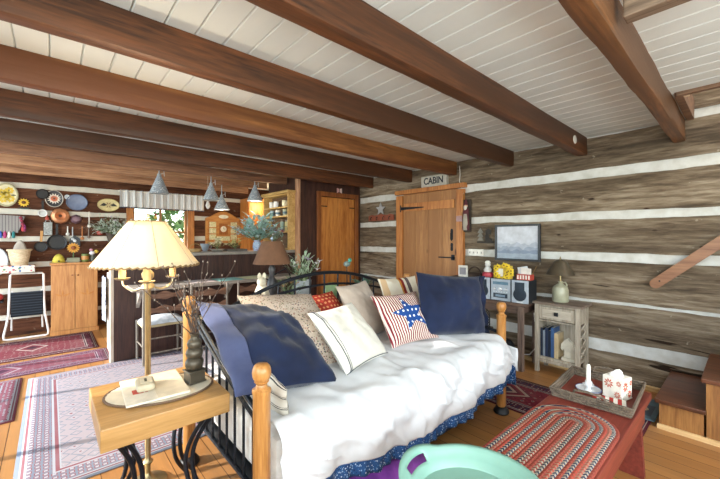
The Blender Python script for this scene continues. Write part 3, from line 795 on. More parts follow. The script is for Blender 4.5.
# teal tray
TEAL = plain('#7fa696', .3, 0, .03)
TR = .228
ty = thing('round_tray', 'round mint green tray with cut-out handles', 'tray', (1.0, .585, .466))
prof = [(.001, 0), (.165, 0), (.17, .002), (.185, .02), (TR - .012, .048), (TR - .004, .052), (TR, .050), (TR - .008, .042), (.192, .014), (.178, -.003), (.001, -.003)]
g = G(); N_ = 96; vs = []
HD = R(97)
for (r, z) in [(.178, 0), (.190, .017), (.198, .024), (.214, .040), (.220, .050), (TR + .004, .055)]:
    for k in range(N_):
        a = 2 * pi * k / N_; lift = 0
        for h0 in (HD, HD + pi):
            d_ = abs((a - h0 + pi) % (2 * pi) - pi); lift += max(0, 1 - (d_ / .55) ** 2)
        q = (r - .178) / .054
        vs.append((r * cos(a) * (1 + .06 * lift * q), r * sin(a) * (1 + .06 * lift * q), z * (1 + .35 * lift)))
fs = []
for i in range(5):
    for k in range(N_):
        a = 2 * pi * (k + .5) / N_
        hole = i in (2,) and any(abs((a - h0 + pi) % (2 * pi) - pi) < .27 for h0 in (HD, HD + pi))
        if not hole: fs.append((i * N_ + k, i * N_ + (k + 1) % N_, (i + 1) * N_ + (k + 1) % N_, (i + 1) * N_ + k))
fs.append(tuple(range(N_)))
g.add(vs, fs)
obj('tray_dish', g, TEAL, ty, solid=.005, angle=70)
# wicker basket tray on the far end of the bench
WK = wood('#453a30', '#766857', 'x', 3, .8)
wt = thing('wicker_tray', 'rectangular grey wicker tray at the far end of the bench', 'basket', (2.245, .555, .452), R(3))
obj('base', G().box(-.20, .20, -.165, .165, 0, .008), RED, wt)
g = G()
for k in range(4):
    z = .012 + k * .013; w_, h_ = .205 + .003 * k, .168 + .003 * k
    pts = []
    for (xa, ya, xb, yb) in ((-w_, -h_, w_, -h_), (w_, -h_, w_, h_), (w_, h_, -w_, h_), (-w_, h_, -w_, -h_)):
        n_ = 18
        for i in range(n_): t = i / n_; pts.append((xa + (xb - xa) * t, ya + (yb - ya) * t, z + .003 * sin(i * pi + k * pi)))
    g.tube(pts, .007, 6, closed=True)
obj('woven_rim', g, WK, wt)
for s in (-1, 1):
    obj('handle', G().tube([(s * .205 , -.07, .05), (s * .225, -.06, .075), (s * .235, 0, .085), (s * .225, .06, .075), (s * .205, .07, .05)], .006, 6), WK, wt)
cs = thing('candlestick', 'white saucer candle holder with a blue rim', 'candle holder', (2.235, .60, .462))
WG = plain('#e6e8ea', .2, 0, .03)
g = G().lathe([(.001, .004), (.045, .004), (.058, .012), (.062, .014), (.06, .009), (.04, 0)], (0, 0, 0), 32)
obj('saucer', g, WG, cs); obj('blue_rim', G().tube([(.061 * cos(a), .061 * sin(a), .0135) for a in [i * pi / 20 for i in range(40)]], .0018, 6, closed=True), plain('#34508a', .3), cs)
obj('candle_cup', G().lathe([(.02, .004), (.012, .012), (.011, .026), (.026, .032), (.028, .036), (.018, .036), (.016, .055), (.012, .055)], (0, 0, 0), 24), WG, cs)
obj('finger_loop', G().tube([(.055 + .016 * cos(a) * 1, .0, .018 + .014 * sin(a)) for a in [i * pi / 8 for i in range(16)]], .0035, 6, closed=True), WG, cs)
c_ = thing('candle', 'short white candle standing in the blue-rimmed holder', 'candle', (2.235, .60, .500))
obj('wax', G().lathe([(.0115, 0), (.0105, .10), (.006, .108), (.001, .109)], (0, 0, 0), 16), plain('#f0ece0', .5), c_); obj('wick', G().tube([(0, 0, .105), (.001, 0, .118)], .0012, 5), BLACK, c_)
tb = thing('tissue_box', 'square white tissue box painted with red flowers', 'tissue box', (2.265, .475, .462), R(-14)); tb.scale = (.86, .86, .95)
obj('box', G().box(-.055, .055, -.055, .055, 0, .118).box(-.058, .058, -.058, .058, 0, .006), plain('#efe9dc', .3), tb, bevel=.004)
for (fx, fz, fr, side) in ((-.02, .075, .03, 'y'), (.025, .03, .024, 'y'), (-.028, .028, .02, 'x'), (.02, .08, .028, 'x'), (.038, .088, .016, 'y'), (-.035, .09, .016, 'x')):
    g = G()
    for k in range(9):
        a = k * 2 * pi / 9
        d_ = (cos(a), sin(a)); p_ = (-d_[1], d_[0])
        q = [(fx + d_[0] * fr * t + p_[0] * fr * w_, fz + d_[1] * fr * t + p_[1] * fr * w_) for t, w_ in ((.2, 0), (.6, .16), (1, 0), (.6, -.16))]
        q = [(min(.053, max(-.053, x_)), min(.114, max(.004, z_))) for x_, z_ in q]
        if side == 'y': g.prism(q, 'y', -.0562, -.0548)
        else: g.prism(q, 'x', -.0562, -.0548)
    obj('painted_flower', g, plain('#c4512e', .4), tb)
g = G()
for k in range(7): 
    a = R(30 + k * 40); q = (random.uniform(-.045, .045), random.uniform(.012, .105))
    g.prism([(q[0], q[1]), (q[0] + .012 * cos(a), q[1] + .012 * sin(a)), (q[0] + .004 * cos(a + 1.4), q[1] + .006 * sin(a + 1.4))], 'y', -.0564, -.0548)
obj('painted_leaves', g, plain('#5d8a5a', .4), tb)
obj('tissue', G().grid(10, 10, lambda u, v: ((u - .5) * .07, (v - .5) * .05 + .012 * sin(u * 9), .116 + .03 * sin(pi * u) * sin(pi * v) + .012 * sin(u * 11 + v * 5) * sin(pi * u))), plain('#f2f0ec', .9), tb, solid=.001)
cn = thing('folded_napkin', 'red and white striped folded cloth in the wicker tray', 'cloth', (2.13, .48, .464), R(12))
obj('cloth', G().box(-.06, .06, -.07, .07, 0, .014), stripes('y', .035, [(0, '#e8e2d6'), (.5, '#b03a34')]), cn, bevel=.004)
obj('wire_loop', G().tube([(-.05 + .05 * cos(a), .02 + .045 * sin(a), .018) for a in [i * pi / 12 for i in range(24)]], .0025, 5, closed=True), plain('#5b5548', .5, .5), cn)

# ------------------------------------------------------------------ rugs
def rugobj(label, x0, x1, y0, y1, mat, group=None, fringe=False, z=.001, name='rug', rot=0):
    o = obj(name, G().grid(int((x1 - x0) * 12) + 2, int((y1 - y0) * 12) + 2, lambda u, v: ((u - .5) * (x1 - x0), (v - .5) * (y1 - y0), .007 + .0015 * nz(u * 5, v * 7))), mat)
    m = o.modifiers.new('solid', 'SOLIDIFY'); m.thickness = .006; m.offset = -1
    o.location = ((x0 + x1) / 2, (y0 + y1) / 2, z); o.rotation_euler = (0, 0, rot); tag(o, label, 'rug', group); return o
r1 = rug(1.15, 1.02, '#9f9498', '#747c8a', '#86545a', '#a2a4aa', .8)
rugobj('large pale washed-out oriental rug between the end table and the bar', -.15, 2.15, 2.40, 4.44, r1)
rugobj('pale blue-grey rug with a pink border at the far left', -1.20, -.19, 3.50, 4.52, rug(.505, .51, '#7f8a94', '#7d4452', '#6c4650', '#8f949a', .6))
rugobj('pink-red runner rug across the kitchen entrance', -1.20, .50, 4.60, 5.10, rug(.85, .25, '#6f3a44', '#74485a', '#46283a', '#94868c', .5))
rugobj('red and cream rug in front of the pine kitchen cabinet', -.75, .44, 5.20, 6.14, rug(.595, .47, '#6f343c', '#5f2630', '#3a202c', '#a0948e', .5))
rugobj('dark red oriental runner between the daybed and the log wall', 2.62, 3.25, .47, 2.35, rug(.315, .94, '#64202a', '#4a1a26', '#26283c', '#8a7468', .6))
g = G().box(3.18, 3.60, .45, .66, .010, .020)
o = obj('book', g, plain('#56707e', .5), loc=(3.4, .55, .010), bevel=.002); tag(o, 'blue-grey book with a picture cover lying on the rug by the steps', 'book')
obj('cover_picture', local(G().box(3.24, 3.45, .48, .63, .0195, .0206), (3.4, .55, .010)), plain('#2c3c52', .4), o)
obj('cover_motif', local(G().lathe([(.001, .0212), (.045, .0212), (.046, .0204)], (3.36, .555, 0), 20), (3.4, .55, .010)), plain('#c9b090', .5), o)

# ================================================================== along the log wall
FX = (R(90), 0, R(-90))            # lettering that faces the room from the log wall
FY = (R(90), 0, 0)                 # lettering that faces the room from the far wall
sg = thing('cabin_sign', 'weathered white block sign reading CABIN above the plank door', 'sign', (3.855, 2.82, 2.003))
obj('block', G().box(-.03, .03, -.205, .205, 0, .145), plain('#bdb8ac', .8), sg, bevel=.006)
text('lettering', 'CABIN', .125, plain('#2c3038', .7), sg, (-.032, 0, .072), FX, .001, .003, sx=.86)
# white cord down the wall by the door
tag(obj('cord', G().tube([(3.855, 2.44, 2.22), (3.835, 2.42, 2.1), (3.835, 2.43, 2.02), (3.835, 2.405, 1.96), (3.84, 2.375, 1.86)], .004, 6), WHITE, loc=None), 'thin white cord hanging beside the cabin sign', 'cord')
# hook rail with star
hk = thing('hook_rail', 'red-brown scalloped hook rail with a metal star on the log wall', 'hook rail', (3.855, 3.83, 1.63))
obj('rail', G().prism([(-.27, -.045), (.27, -.045), (.27, .03), (.2, .045), (.13, .03), (.0, .05), (-.13, .03), (-.2, .045), (-.27, .03)], 'x', -.012, .006), plain('#8c4a34', .7), hk, bevel=.002)
for y in (-.2, -.07, .07, .2): obj('hook', G().tube([(-.012, y, .01), (-.04, y, 0), (-.045, y, -.03), (-.03, y, -.035)], .005, 6), IRON, hk)
star = [((.1 if i % 2 == 0 else .045) * sin(i * pi / 5), .13 + (.1 if i % 2 == 0 else .045) * cos(i * pi / 5)) for i in range(10)]
obj('star', G().prism(star, 'x', -.02, -.006), plain('#b9bcc0', .5, .3), hk)
# figure ornament
sn = thing('folk_figure', 'tall thin bearded folk figure in dark red coat by the plank door', 'ornament', (3.84, 2.33, 1.385))
obj('backboard', G().box(.0, .018, -.055, .055, 0, .40), plain('#3c332c', .8), sn, bevel=.003)
obj('coat', G().lathe([(.045, .02), (.05, .06), (.035, .18), (.04, .25), (.03, .29), (.014, .30)], (-.02, 0, 0), 16, 'z', .6, 1), plain('#5a2a32', .8), sn)
obj('robe', G().lathe([(.032, .02), (.036, .10), (.022, .22)], (-.034, 0, 0), 14, 'z', .5, 1), plain('#a9a296', .8), sn)
obj('head', G().ball((-.02, 0, .32), .024), plain('#c9a58a', .7), sn); obj('beard', G().lathe([(.003, .24), (.018, .275), (.024, .315)], (-.034, 0, 0), 12, 'z', .5, 1), plain('#d8d4cc', .9), sn)
obj('hat', G().lathe([(.026, .33), (.02, .36), (.002, .41)], (-.018, 0, 0), 14), plain('#5a2a32', .8), sn)
obj('flag', G().box(-.045, -.042, .035, .12, .13, .20), stripes('z', .014, [(0, '#c8b8b4'), (.5, '#8a4a50')]), sn)
obj('flagpole', G().tube([(-.043, .03, .08), (-.043, .04, .24)], .003, 6), IRON, sn)
# cut-out metal sign
ms = thing('metal_cutout', 'dark cut-out metal ornament above the switch plate', 'ornament', (3.85, 2.09, 1.25))
g = G().prism([(-.10, 0), (.10, 0), (.10, .02), (-.10, .02)], 'x', -.012, .004)
g.prism([(-.095, .02), (-.0, .02), (-.0, .09), (-.02, .115), (-.05, .09), (-.05, .06), (-.08, .05)], 'x', -.006, .0)
g.prism([(-.07, .10), (-.01, .10), (-.005, .15), (-.04, .17), (-.075, .15)], 'x', -.006, .0)
obj('silhouette', g, plain('#3a3733', .7, .3), ms)
g = G()
for k in range(3): g.prism([(.02, .03 + k * .045), (.10, .03 + k * .045), (.06, .09 + k * .045)], 'x', -.006, .0)
obj('pine_tree', g, plain('#8a8880', .7, .2), ms)
sp = thing('switch_plate', 'white four-gang light switch plate on the log wall', 'switch', (3.848, 2.21, 1.135))
obj('plate', G().box(-.004, .006, -.10, .10, -.04, .04), plain('#efece4', .4), sp, bevel=.003)
for k in range(4): obj('toggle', G().box(-.012, -.004, -.077 + k * .05, -.069 + k * .05, -.012, .01), plain('#9a968e', .4), sp)
# framed picture
pf = thing('framed_picture', 'black framed picture of misty blue hills above the stereo', 'picture', (3.845, 1.713, 1.26), 0)
hw, hh = .247, .20
obj('frame', G().box(-.02, .01, -hw, hw, hh - .022, hh).box(-.02, .01, -hw, hw, -hh, -hh + .022).box(-.02, .01, -hw, -hw + .022, -hh + .022, hh - .022).box(-.02, .01, hw - .022, hw, -hh + .022, hh - .022), plain('#23282e', .35), pf, bevel=.002)
obj('sky_print', G().box(-.006, .0, -hw + .022, hw - .022, -hh + .022, hh - .022), plain('#c4c8d2', .3), pf)
for k, (c, z0, am) in enumerate((('#a9b0bf', -.01, .035), ('#8e99ab', -.05, .05), ('#77859a', -.085, .03), ('#93a0b0', -.12, .015))):
    pts = [(-hw + .023, -hh + .023)]; n_ = 20
    top = [(-hw + .023 + (2 * hw - .046) * i / n_, z0 + am * (nz(i * .35 + k * 7, k) + .5 * nz(i * .9 + k * 3, 1))) for i in range(n_ + 1)]
    obj('hill_print', G().prism([(hw - .023, -hh + .023)] + top[::-1] + pts, 'x', -.0066 - .0004 * k, -.006), plain(c, .3), pf)
# old table
tl = thing('side_table', 'old dark brown wooden table under the stereo', 'table', (3.62, 1.93, 0))
DT = wood('#3c2c26', '#6b5548', 'y', 1, .6)
obj('tabletop', G().box(-.19, .22, -.48, .46, .635, .665), DT, tl, bevel=.004)
obj('apron', G().box(-.165, -.145, -.40, .40, .56, .635).box(-.165, .20, -.435, -.415, .56, .635), DT, tl)
for x in (-.155, .19):
    for y in (-.425, .41): obj('leg', G().obox((x, y, .3175), (1, 0, 0), (0, 1, 0), (0, 0, 1), .025, .025, .3175), wood('#4a3a33', '#7d695d', 'z', 1, .6), tl, bevel=.004)
# stereo
SIL = plain('#a9b4bf', .3, .4)
st = thing('stereo', 'silver mini stereo unit with disc drawer and cassette deck', 'stereo', (3.46, 1.713, .6655))
obj('body', G().box(.01, .24, -.103, .103, 0, .222), plain('#3a444e', .4), st, bevel=.004)
obj('front_panel', G().box(0, .012, -.103, .103, 0, .222), SIL, st, bevel=.004)
obj('display', G().box(-.002, .0, -.08, .08, .165, .195), plain('#5b7f95', .15), st)
obj('cassette_deck', G().box(-.003, .0, -.075, .075, .03, .075), plain('#2c3a48', .2), st)
obj('cassette_deck', G().box(-.004, -.003, -.05, .05, .04, .062), plain('#7f95a8', .2), st)
for y, z, r in ((-.06, .12, .014), (0, .118, .022), (.06, .12, .014)): obj('knob', G().lathe([(r, 0), (r, .010), (.001, .011)], (0, y, z), 16, 'x').obox((0, y, z), (1, 0, 0), (0, 1, 0), (0, 0, 1), .003, r * .2, r * .9), plain('#dfe5ea', .25, .5), st)
g = G()
for k in range(6): g.box(-.004, .0, -.075 + k * .027, -.06 + k * .027, .088, .095)
obj('button_row', g, plain('#e6eaee', .3), st)
def speaker(y, lab):
    s = thing('speaker', lab, 'speaker', (3.46, y, .6655), 0, 'stereo speakers')
    obj('cabinet', G().box(.01, .20, -.082, .082, 0, .225), plain('#1b2026', .5), s, bevel=.003)
    obj('baffle', G().box(0, .011, -.082, .082, 0, .225), plain('#b4bec8', .35, .2), s, bevel=.003)
    obj('grille', G().lathe([(.001, .012), (.05, .012), (.062, .008), (.064, 0)], (0, 0, .085), 28, 'x', 1, 1).box(-.009, .0, -.045, .045, .12, .205), plain('#2a3642', .8), s)
    obj('maker_badge', G().box(-.002, 0, -.03, .03, .004, .014), plain('#dfe3e6', .3), s)
speaker(1.515, 'right stereo speaker with black side, next to the grey cabinet')
speaker(1.91, 'left stereo speaker, half hidden by the far navy pillow')
# things standing on the stereo
jar = thing('snow_figure', 'small white round-bodied ornament on a red base on the stereo', 'ornament', (3.56, 1.905, .8925))
obj('base', G().lathe([(.001, 0), (.055, 0), (.058, .02), (.05, .045), (.001, .046)], (0, 0, 0), 20), plain('#b83a48', .5), jar)
obj('body', G().lathe([(.001, .045), (.038, .05), (.042, .075), (.026, .10), (.022, .108), (.03, .125), (.024, .145), (.001, .15)], (0, 0, 0), 18), plain('#d9d9d6', .5), jar)
obj('hat', G().lathe([(.028, .143), (.03, .155), (.018, .17), (.001, .172)], (0, 0, 0), 16), plain('#e4e2d8', .6), jar)
sf = thing('flower_wreath', 'picture frame covered in yellow flowers on the stereo', 'frame', (3.53, 1.72, .889))
obj('frame', G().box(-.005, .012, -.10, .10, 0, .135), plain('#caa83c', .7), sf, bevel=.004)
obj('photo', G().box(-.009, -.005, -.005, .075, .02, .10), plain('#e3ded0', .5), sf)
random.seed(3)
for k in range(15):
    a = k * 2 * pi / 15; y, z = .085 * cos(a) - .01, .07 + .068 * sin(a)
    if k % 3 == 0: y, z = -.045 + random.uniform(-.02, .02), .05 + random.uniform(-.02, .04)
    fo = obj('flower', G().lathe([(.001, .014), (.012, .012), (.028, .006), (.001, .004)], (-.004, y, z), 10, 'x', 1, 1, lambda a_, z_: 1 + .2 * cos(a_ * 5)), plain('#e8c62c', .6), sf)
    obj('flower_eye', G().ball((-.018, y, z), .007), plain('#6a4a20', .7), fo)
cb = thing('card_box', 'small red and white box holding cards on the right speaker', 'box', (3.55, 1.50, .892))
obj('box', G().box(-.04, .04, -.07, .07, 0, .055), plain('#b5483c', .6), cb, bevel=.002)
g = G()
for k in range(5): g.box(-.0415, -.04, -.06 + k * .027, -.046 + k * .027, .008, .047)
obj('white_pattern', g, WHITE, cb)
for k, (y, z, a) in enumerate(((-.01, .05, .1), (.02, .06, -.2), (.035, .04, .15))):
    obj('card', G().obox((-.005 + k * .015, y, z + .02), (1, 0, .2), (0, cos(a), sin(a)), (-.2, -sin(a), cos(a)), .001, .05, .05), plain(('#e9e6de', '#d4d8dc', '#c9c4b8')[k], .6), cb)
obj('stick', G().tube([(.01, -.05, .03), (.0, -.11, .14)], .003, 6), plain('#8a6a3c', .7), cb)
# riser and small frames at the left
rs = obj('wooden_box', G().box(3.50, 3.80, 2.04, 2.37, .6655, .86), plain('#3a2f2a', .7), loc=(3.65, 2.2, .6655), bevel=.004); tag(rs, 'dark wooden box on the old table beside the left speaker', 'box')
fr = thing('framed_photo', 'small white framed photo leaning near the switch plate', 'frame', (3.58, 2.22, .8625))
obj('frame', G().box(-.006, .006, -.06, .06, 0, .13), plain('#dedbd2', .5), fr, bevel=.003); obj('photo', G().box(-.008, -.006, -.04, .04, .025, .105), plain('#8d8a90', .5), fr)
ar = obj('arched_basket', G().tube([(3.66 , 2.12 + .085 * cos(a), .865 + .11 * sin(a)) for a in [pi * i / 14 for i in range(15)]], .008, 8).lathe([(.08, 0), (.09, .04), (.085, .04), (.075, .005)], (3.66, 2.12, .863), 20), plain('#4a3a30', .8), loc=(3.66, 2.12, .862)); tag(ar, 'small dark basket with a hooped handle behind the white ornament', 'basket')
# under the old table
bk = thing('wicker_basket', 'low wicker basket on the floor under the old table', 'basket', (3.58, 1.72, 0))
obj('basket_body', G().lathe([(.001, .004), (.11, .004), (.14, .12), (.145, .14), (.135, .14), (.105, .02), (.001, .02)], (0, 0, 0), 28), wood('#7a6248', '#a58c6a', 'x', 4, .8), bk)
obj('rim', G().tube([(.142 * cos(a), .142 * sin(a), .142) for a in [i * pi / 14 for i in range(28)]], .009, 6, closed=True), plain('#8f7658', .8), bk)
bb = obj('dark_bag', G().grid(20, 16, lambda u, v: (3.58 + .09 * cos(2 * pi * u) * sin(pi * v), 1.72 + .10 * sin(2 * pi * u) * sin(pi * v), .15 + .105 * -cos(pi * v) + .02 * nz(u * 6, v * 6))), plain('#15171b', .7), loc=(3.58, 1.72, .03)); tag(bb, 'black soft bag stuffed in the wicker basket', 'bag')
pw = thing('power_strip', 'white power strip hanging between the old table and grey cabinet', 'power strip', (3.70, 1.445, .33))
obj('strip', G().obox((0, 0, .09), (1, 0, 0), (0, 1, 0), (.0, .12, 1), .02, .014, .13), WHITE, pw, bevel=.004)
for k in range(5): obj('socket', G().box(-.0215, -.02, -.012 + .005 * k + .001, -.002 + .005 * k, -.01 + k * .045, .012 + k * .045), plain('#8a8a88', .5), pw)
obj('cable', G().tube([(0, -.01, -.04), (-.01, .01, -.14), (-.01, .07, -.22), (0, .14, -.24), (.02, .2, -.2)], .005, 6), plain('#d8d8d4', .5), pw)
tag(obj('woven_box', G().box(3.50, 3.78, 1.95, 2.28, 0, .30), wood('#4a3a30', '#7d6a58', 'y', 3, .8), loc=(3.64, 2.1, 0), bevel=.01), 'brown box stored on the floor under the old table', 'box')
g = G()
for k in range(5): g.tube([(3.60, 2.0 + .1 * cos(a) , .40 + .028 * k - .06 + .09 * sin(a)) for a in [i * pi / 8 for i in range(16)]], .004, 5, closed=True)
tag(obj('wire_rack', g, IRON, loc=(3.6, 2.0, .3)), 'black wire rack standing on the brown box under the table', 'rack')
# grey cabinet
GW = wood('#8d8272', '#b9ae9c', 'z', 1.2, .7); GWD = wood('#5a4c42', '#8a7a6c', 'y', 1, .6)
gc_ = thing('grey_cabinet', 'small distressed grey cabinet with a drawer and open book shelf', 'cabinet', (3.72, 1.225, 0))
obj('top', G().box(-.165, .13, -.225, .215, .668, .690), GWD, gc_, bevel=.004)
for x in (-.125, .105):
    for y in (-.178, .178): obj('leg_post', G().obox((x, y, .334), (1, 0, 0), (0, 1, 0), (0, 0, 1), .018, .018, .334), GW, gc_, bevel=.003)
obj('shelf', G().box(-.12, .12, -.17, .17, .13, .15), GW, gc_); obj('rail', G().box(-.138, -.118, -.16, .16, .105, .13), GW, gc_)
obj('case_panel', G().box(-.10, .12, -.175, -.165, .50, .668).box(-.10, .12, .165, .175, .13, .668).box(.105, .12, -.165, .165, .13, .668).box(-.12, .12, -.165, .165, .50, .512).box(-.13, -.11, -.16, .16, .648, .668), GW, gc_)
dr = obj('drawer', G().box(-.135, -.115, -.155, .155, .522, .645), GW, gc_, bevel=.003)
obj('drawer_panel', G().box(-.139, -.135, -.125, .125, .545, .622), wood('#a09584', '#c5bbaa', 'y', 1.2, .7), dr, bevel=.003)
obj('knob', G().box(-.152, -.139, -.018, .018, .567, .602), IRON, dr, bevel=.003)
g = G()
for k in range(4):
    z = .18 + k * .08
    for s in (-1, 1):
        g.tube([(-.10 if s > 0 else .09, -.178, z), (-.005, -.178, z + .04), (.09 if s > 0 else -.10, -.178, z + .08)], .006, 4)
obj('side_lattice', g, GW, gc_)
bc = ['#2a3446', '#8c96a0', '#22304c', '#1e2838', '#3a5a86', '#c9b48c']
yy = 1.385
for k, c in enumerate(bc):
    t_ = (.022, .018, .026, .024, .03, .034)[k]; h_ = (.27, .25, .28, .26, .29, .24)[k]
    b = thing('book', ('dark slate book at the left end of the cabinet shelf', 'thin pale grey book second on the cabinet shelf', 'tall navy book in the middle of the cabinet shelf', 'near-black book next to the blue one on the cabinet shelf', 'tallest bright blue book on the cabinet shelf', 'tan book beside the cream horse on the cabinet shelf')[k], 'book', (3.63, yy - t_, .151), 0, 'books on the grey cabinet shelf')
    obj('cover', G().box(0, .15, 0, .002, 0, h_).box(0, .15, t_ - .003, t_ - .001, 0, h_).box(-.001, .001, 0, t_ - .001, 0, h_), plain(c, .5), b)
    obj('pages', G().box(.002, .145, .0022, t_ - .0032, .003, h_ - .004), plain('#ddd6c4', .8), b)
    yy -= t_ + .001
hs = thing('horse_bookend', 'cream carved horse head bookend on the cabinet shelf', 'bookend', (3.66, 1.135, .151))
obj('base', G().box(-.04, .05, -.06, .06, 0, .03), plain('#d6cfbc', .6), hs, bevel=.003)
g = G().prism([(-.035, .03), (-.03, .09), (-.05, .13), (-.055, .10), (-.065, .11), (-.06, .15), (-.03, .19), (-.01, .205), (.0, .19), (.025, .17), (.04, .13), (.045, .08), (.045, .03)][::-1], 'y', 0, 1)
g.v = [(-.005 + (0 if abs(a) < .001 else 0) + (b - .5) * .035, a * -1, c) for a, b, c in g.v]
obj('horse_head', g, plain('#d6cfbc', .6), hs, bevel=.008)
# jug lamp
jl = thing('jug_lamp', 'stoneware jug lamp with a brown metal cone shade', 'lamp', (3.72, 1.235, .691))
JUG = plain('#a5a48c', .3)
obj('jug', G().lathe([(.001, 0), (.068, 0), (.072, .01), (.072, .11), (.064, .14), (.034, .165), (.019, .175), (.019, .19), (.023, .196), (.001, .198)], (0, 0, 0), 28), JUG, jl)
obj('handle', G().tube([(0, -.018, .185), (0, -.045, .19), (0, -.058, .165), (0, -.05, .14)], .007, 8), JUG, jl)
obj('socket', G().lathe([(.009, .196), (.009, .25), (.013, .252), (.013, .29), (.003, .29), (.003, .41), (.009, .415), (.004, .432), (.001, .44)], (0, 0, 0), 14), BRASS, jl)
obj('lamp_shade', G().lathe([(.128, .262), (.055, .392), (.02, .405), (.0185, .402), (.053, .389), (.125, .262)], (0, 0, 0), 32), plain('#5a5040', .45, .4), jl)
# steps and handrail
stp = thing('steps', 'enclosed pine steps with dark red-brown treads at the right', 'steps', (3.13, .43, 0))
SD = wood('#7d5028', '#a87640', 'z', 1.1, .5, 3); ST = wood('#472818', '#6c4029', 'y', 1, .35)
for k in range(5):
    y1 = -.0 - .23 * k; z1 = .205 * (k + 1)
    obj('side_panel', G().box(0.012, .02, y1 - .23, y1 - .012, 0.0, z1 - .028), SD, stp)
    obj('riser', G().box(.01, .72, y1 - .022, y1 - .010, z1 - .205 + (.0 if k else 0), z1 - .028), SD, stp)
    obj('tread', G().box(-.012, .725, y1 - .24, y1 + .012, z1 - .028, z1), ST, stp, bevel=.004)
obj('kick_strip', G().box(-.004, .010, -1.15, .0, 0, .032), wood('#d8b078', '#efd3a0', 'y', 1, .5), stp)
hr = thing('handrail', 'reddish-brown wooden handrail rising with the steps', 'handrail', (3.82, .55, .91))
dv = Vector((0, -.36, .335)).normalized(); up = Vector((0, dv.z, -dv.y)) * -1
g = G(); L_ = 1.9
pl = [(0, -.045), (.004, -.02), (0, .045)]
pts = [Vector((0, .0, .0)) + dv * t for t in (0,)]
prof = [(.0, -.034), (-.012, -.028), (-.018, 0), (-.012, .028), (.0, .034)]
def hp(s, w): return dv * s + up * w
poly = [hp(L_, -.034), hp(L_, .034), hp(.03, .034), hp(.008, .030), hp(-.006, .018), hp(-.010, 0), hp(-.006, -.018), hp(.008, -.030), hp(.03, -.034)]
g.prism([(p.y, p.z) for p in poly], 'x', -.02, .018)
obj('rail', g, wood('#7a4f34', '#9a6c4a', 'y', .9, .4), hr, bevel=.005)
obj('screw', G().lathe([(.006, 0), (.006, .003), (.001, .004)], (-.02, dv.y * .06, dv.z * .06), 12, 'x'), IRON, hr)
obj('bracket', G().box(.016, .045, dv.y * .5 - .02, dv.y * .5 + .02, dv.z * .5 - .03, dv.z * .5 + .03), IRON, hr)

# ================================================================== bar, ledge, chairs
br = thing('bar_counter', 'dark plank bar half-wall with a grey counter top', 'bar', (1.6, 4.5, 0))
g = boards(G(), 'x', -.05, .0, -1.10, 1.05, 0, 1.10, .19)
obj('front_boards', g, DARKB, br); obj('back_panel', G().box(-1.10, 1.05, .0, .05, 0, 1.10), DARKB, br)
obj('back_cabinet', G().box(-1.09, 1.05, .052, .62, 0, .90), plain('#cfc9be', .6), br, bevel=.003)
obj('end_post', G().box(-1.13, -1.10, -.055, .055, 0, 1.10), wood('#b09a86', '#d8c8b6', 'z', 1, .6), br, bevel=.003)  # pale beside the dark boards: sunlight on the end face put into the colour
obj('countertop', G().box(-1.14, 1.05, -.11, .36, 1.10, 1.135), plain('#8f8a84', .3), br, bevel=.004)
LG = wood('#8a7f76', '#b8aca0', 'x', 1, .6)
obj('eating_ledge', G().box(-.99, .95, -.40, -.051, .765, .805), LG, br, bevel=.006)
for x in (-.9, .05, .85): obj('ledge_bracket', G().prism([(-.30, .764), (-.052, .764), (-.052, .55)], 'x', x, x + .03), LG, br)
for i, (x, c, lab) in enumerate(((1.62, '#5fa79c', 'teal cloth mat on the bar ledge'), (1.95, '#c9c48a', 'pale yellow cloth mat on the bar ledge'), (1.30, '#c0a8a0', 'dusty pink cloth mat on the bar ledge'))):
    o = obj('place_mat', G().box(-.14, .14, -.13, .15, 0, .004), cloth(c, c, .9, 150, 8), loc=None); o.location = (x, 4.24, .8055); tag(o, lab, 'place mat', 'mats on the bar ledge')
def chair(label, x, y, cushion):
    c = thing('ladder_back_chair', label, 'chair', (x, y, 0), 0, 'ladder-back chairs along the bar')
    CW = wood('#5a5048', '#8f8578', 'z', 1, .6); SL = wood('#5c3d2c', '#8d6650', 'x', 1, .6)
    for s in (-1, 1):
        obj('back_post', G().tube([(s * .19, 0, 0), (s * .19, 0, .4), (s * .19, -.012, .80)], [.013, .015, .011], 10), CW, c)
        obj('leg', G().tube([(s * .20, .29, 0), (s * .20, .29, .43)], [.012, .015], 10), CW, c)
        obj('rung', G().tube([(s * .195, .0, .20), (s * .2, .29, .20)], .008, 8), CW, c)
    for z in (.12, .27): obj('rung', G().tube([(-.19, 0, z), (.19, 0, z)], .008, 8), CW, c)
    for zc in (.555, .70):
        top = [(-.178 + .356 * i / 20, zc + .038 + .014 * cos(2 * pi * i / 10)) for i in range(21)]
        bot = [(-.178 + .356 * i / 20, zc - .022 + .008 * cos(2 * pi * i / 10 + pi)) for i in range(20, -1, -1)]
        obj('slat', G().prism(top + bot, 'y', -.006, .006), SL, c, bevel=.002)
    obj('seat', G().box(-.20, .20, .0, .30, .385, .41), wood('#a08c68', '#c9b890', 'x', 3, .8), c, bevel=.01)
    if cushion:
        q = obj('seat_cushion', G().grid(24, 24, lambda u, v: (-.20 + .4 * u, .01 + .29 * v, .412 + .07 * (sin(pi * u) * sin(pi * v)) ** .35 + .006 * nz(u * 6, v * 6))), cloth('#a9b0b8', '#d4d8dc', .9, 120, 14), c); q['label'] = 'pale blue-grey cushion'
chair('ladder-back chair with a pale cushion nearest the bar end post', .90, 4.10, True)
chair('ladder-back chair in the middle of the row at the bar', 1.32, 3.98, False)
chair('ladder-back chair furthest right in the row at the bar', 1.83, 3.98, False)
tw_ = thing('tea_towel', 'blue and white towel hanging on the end of the bar', 'towel', (.470, 5.02, .36))
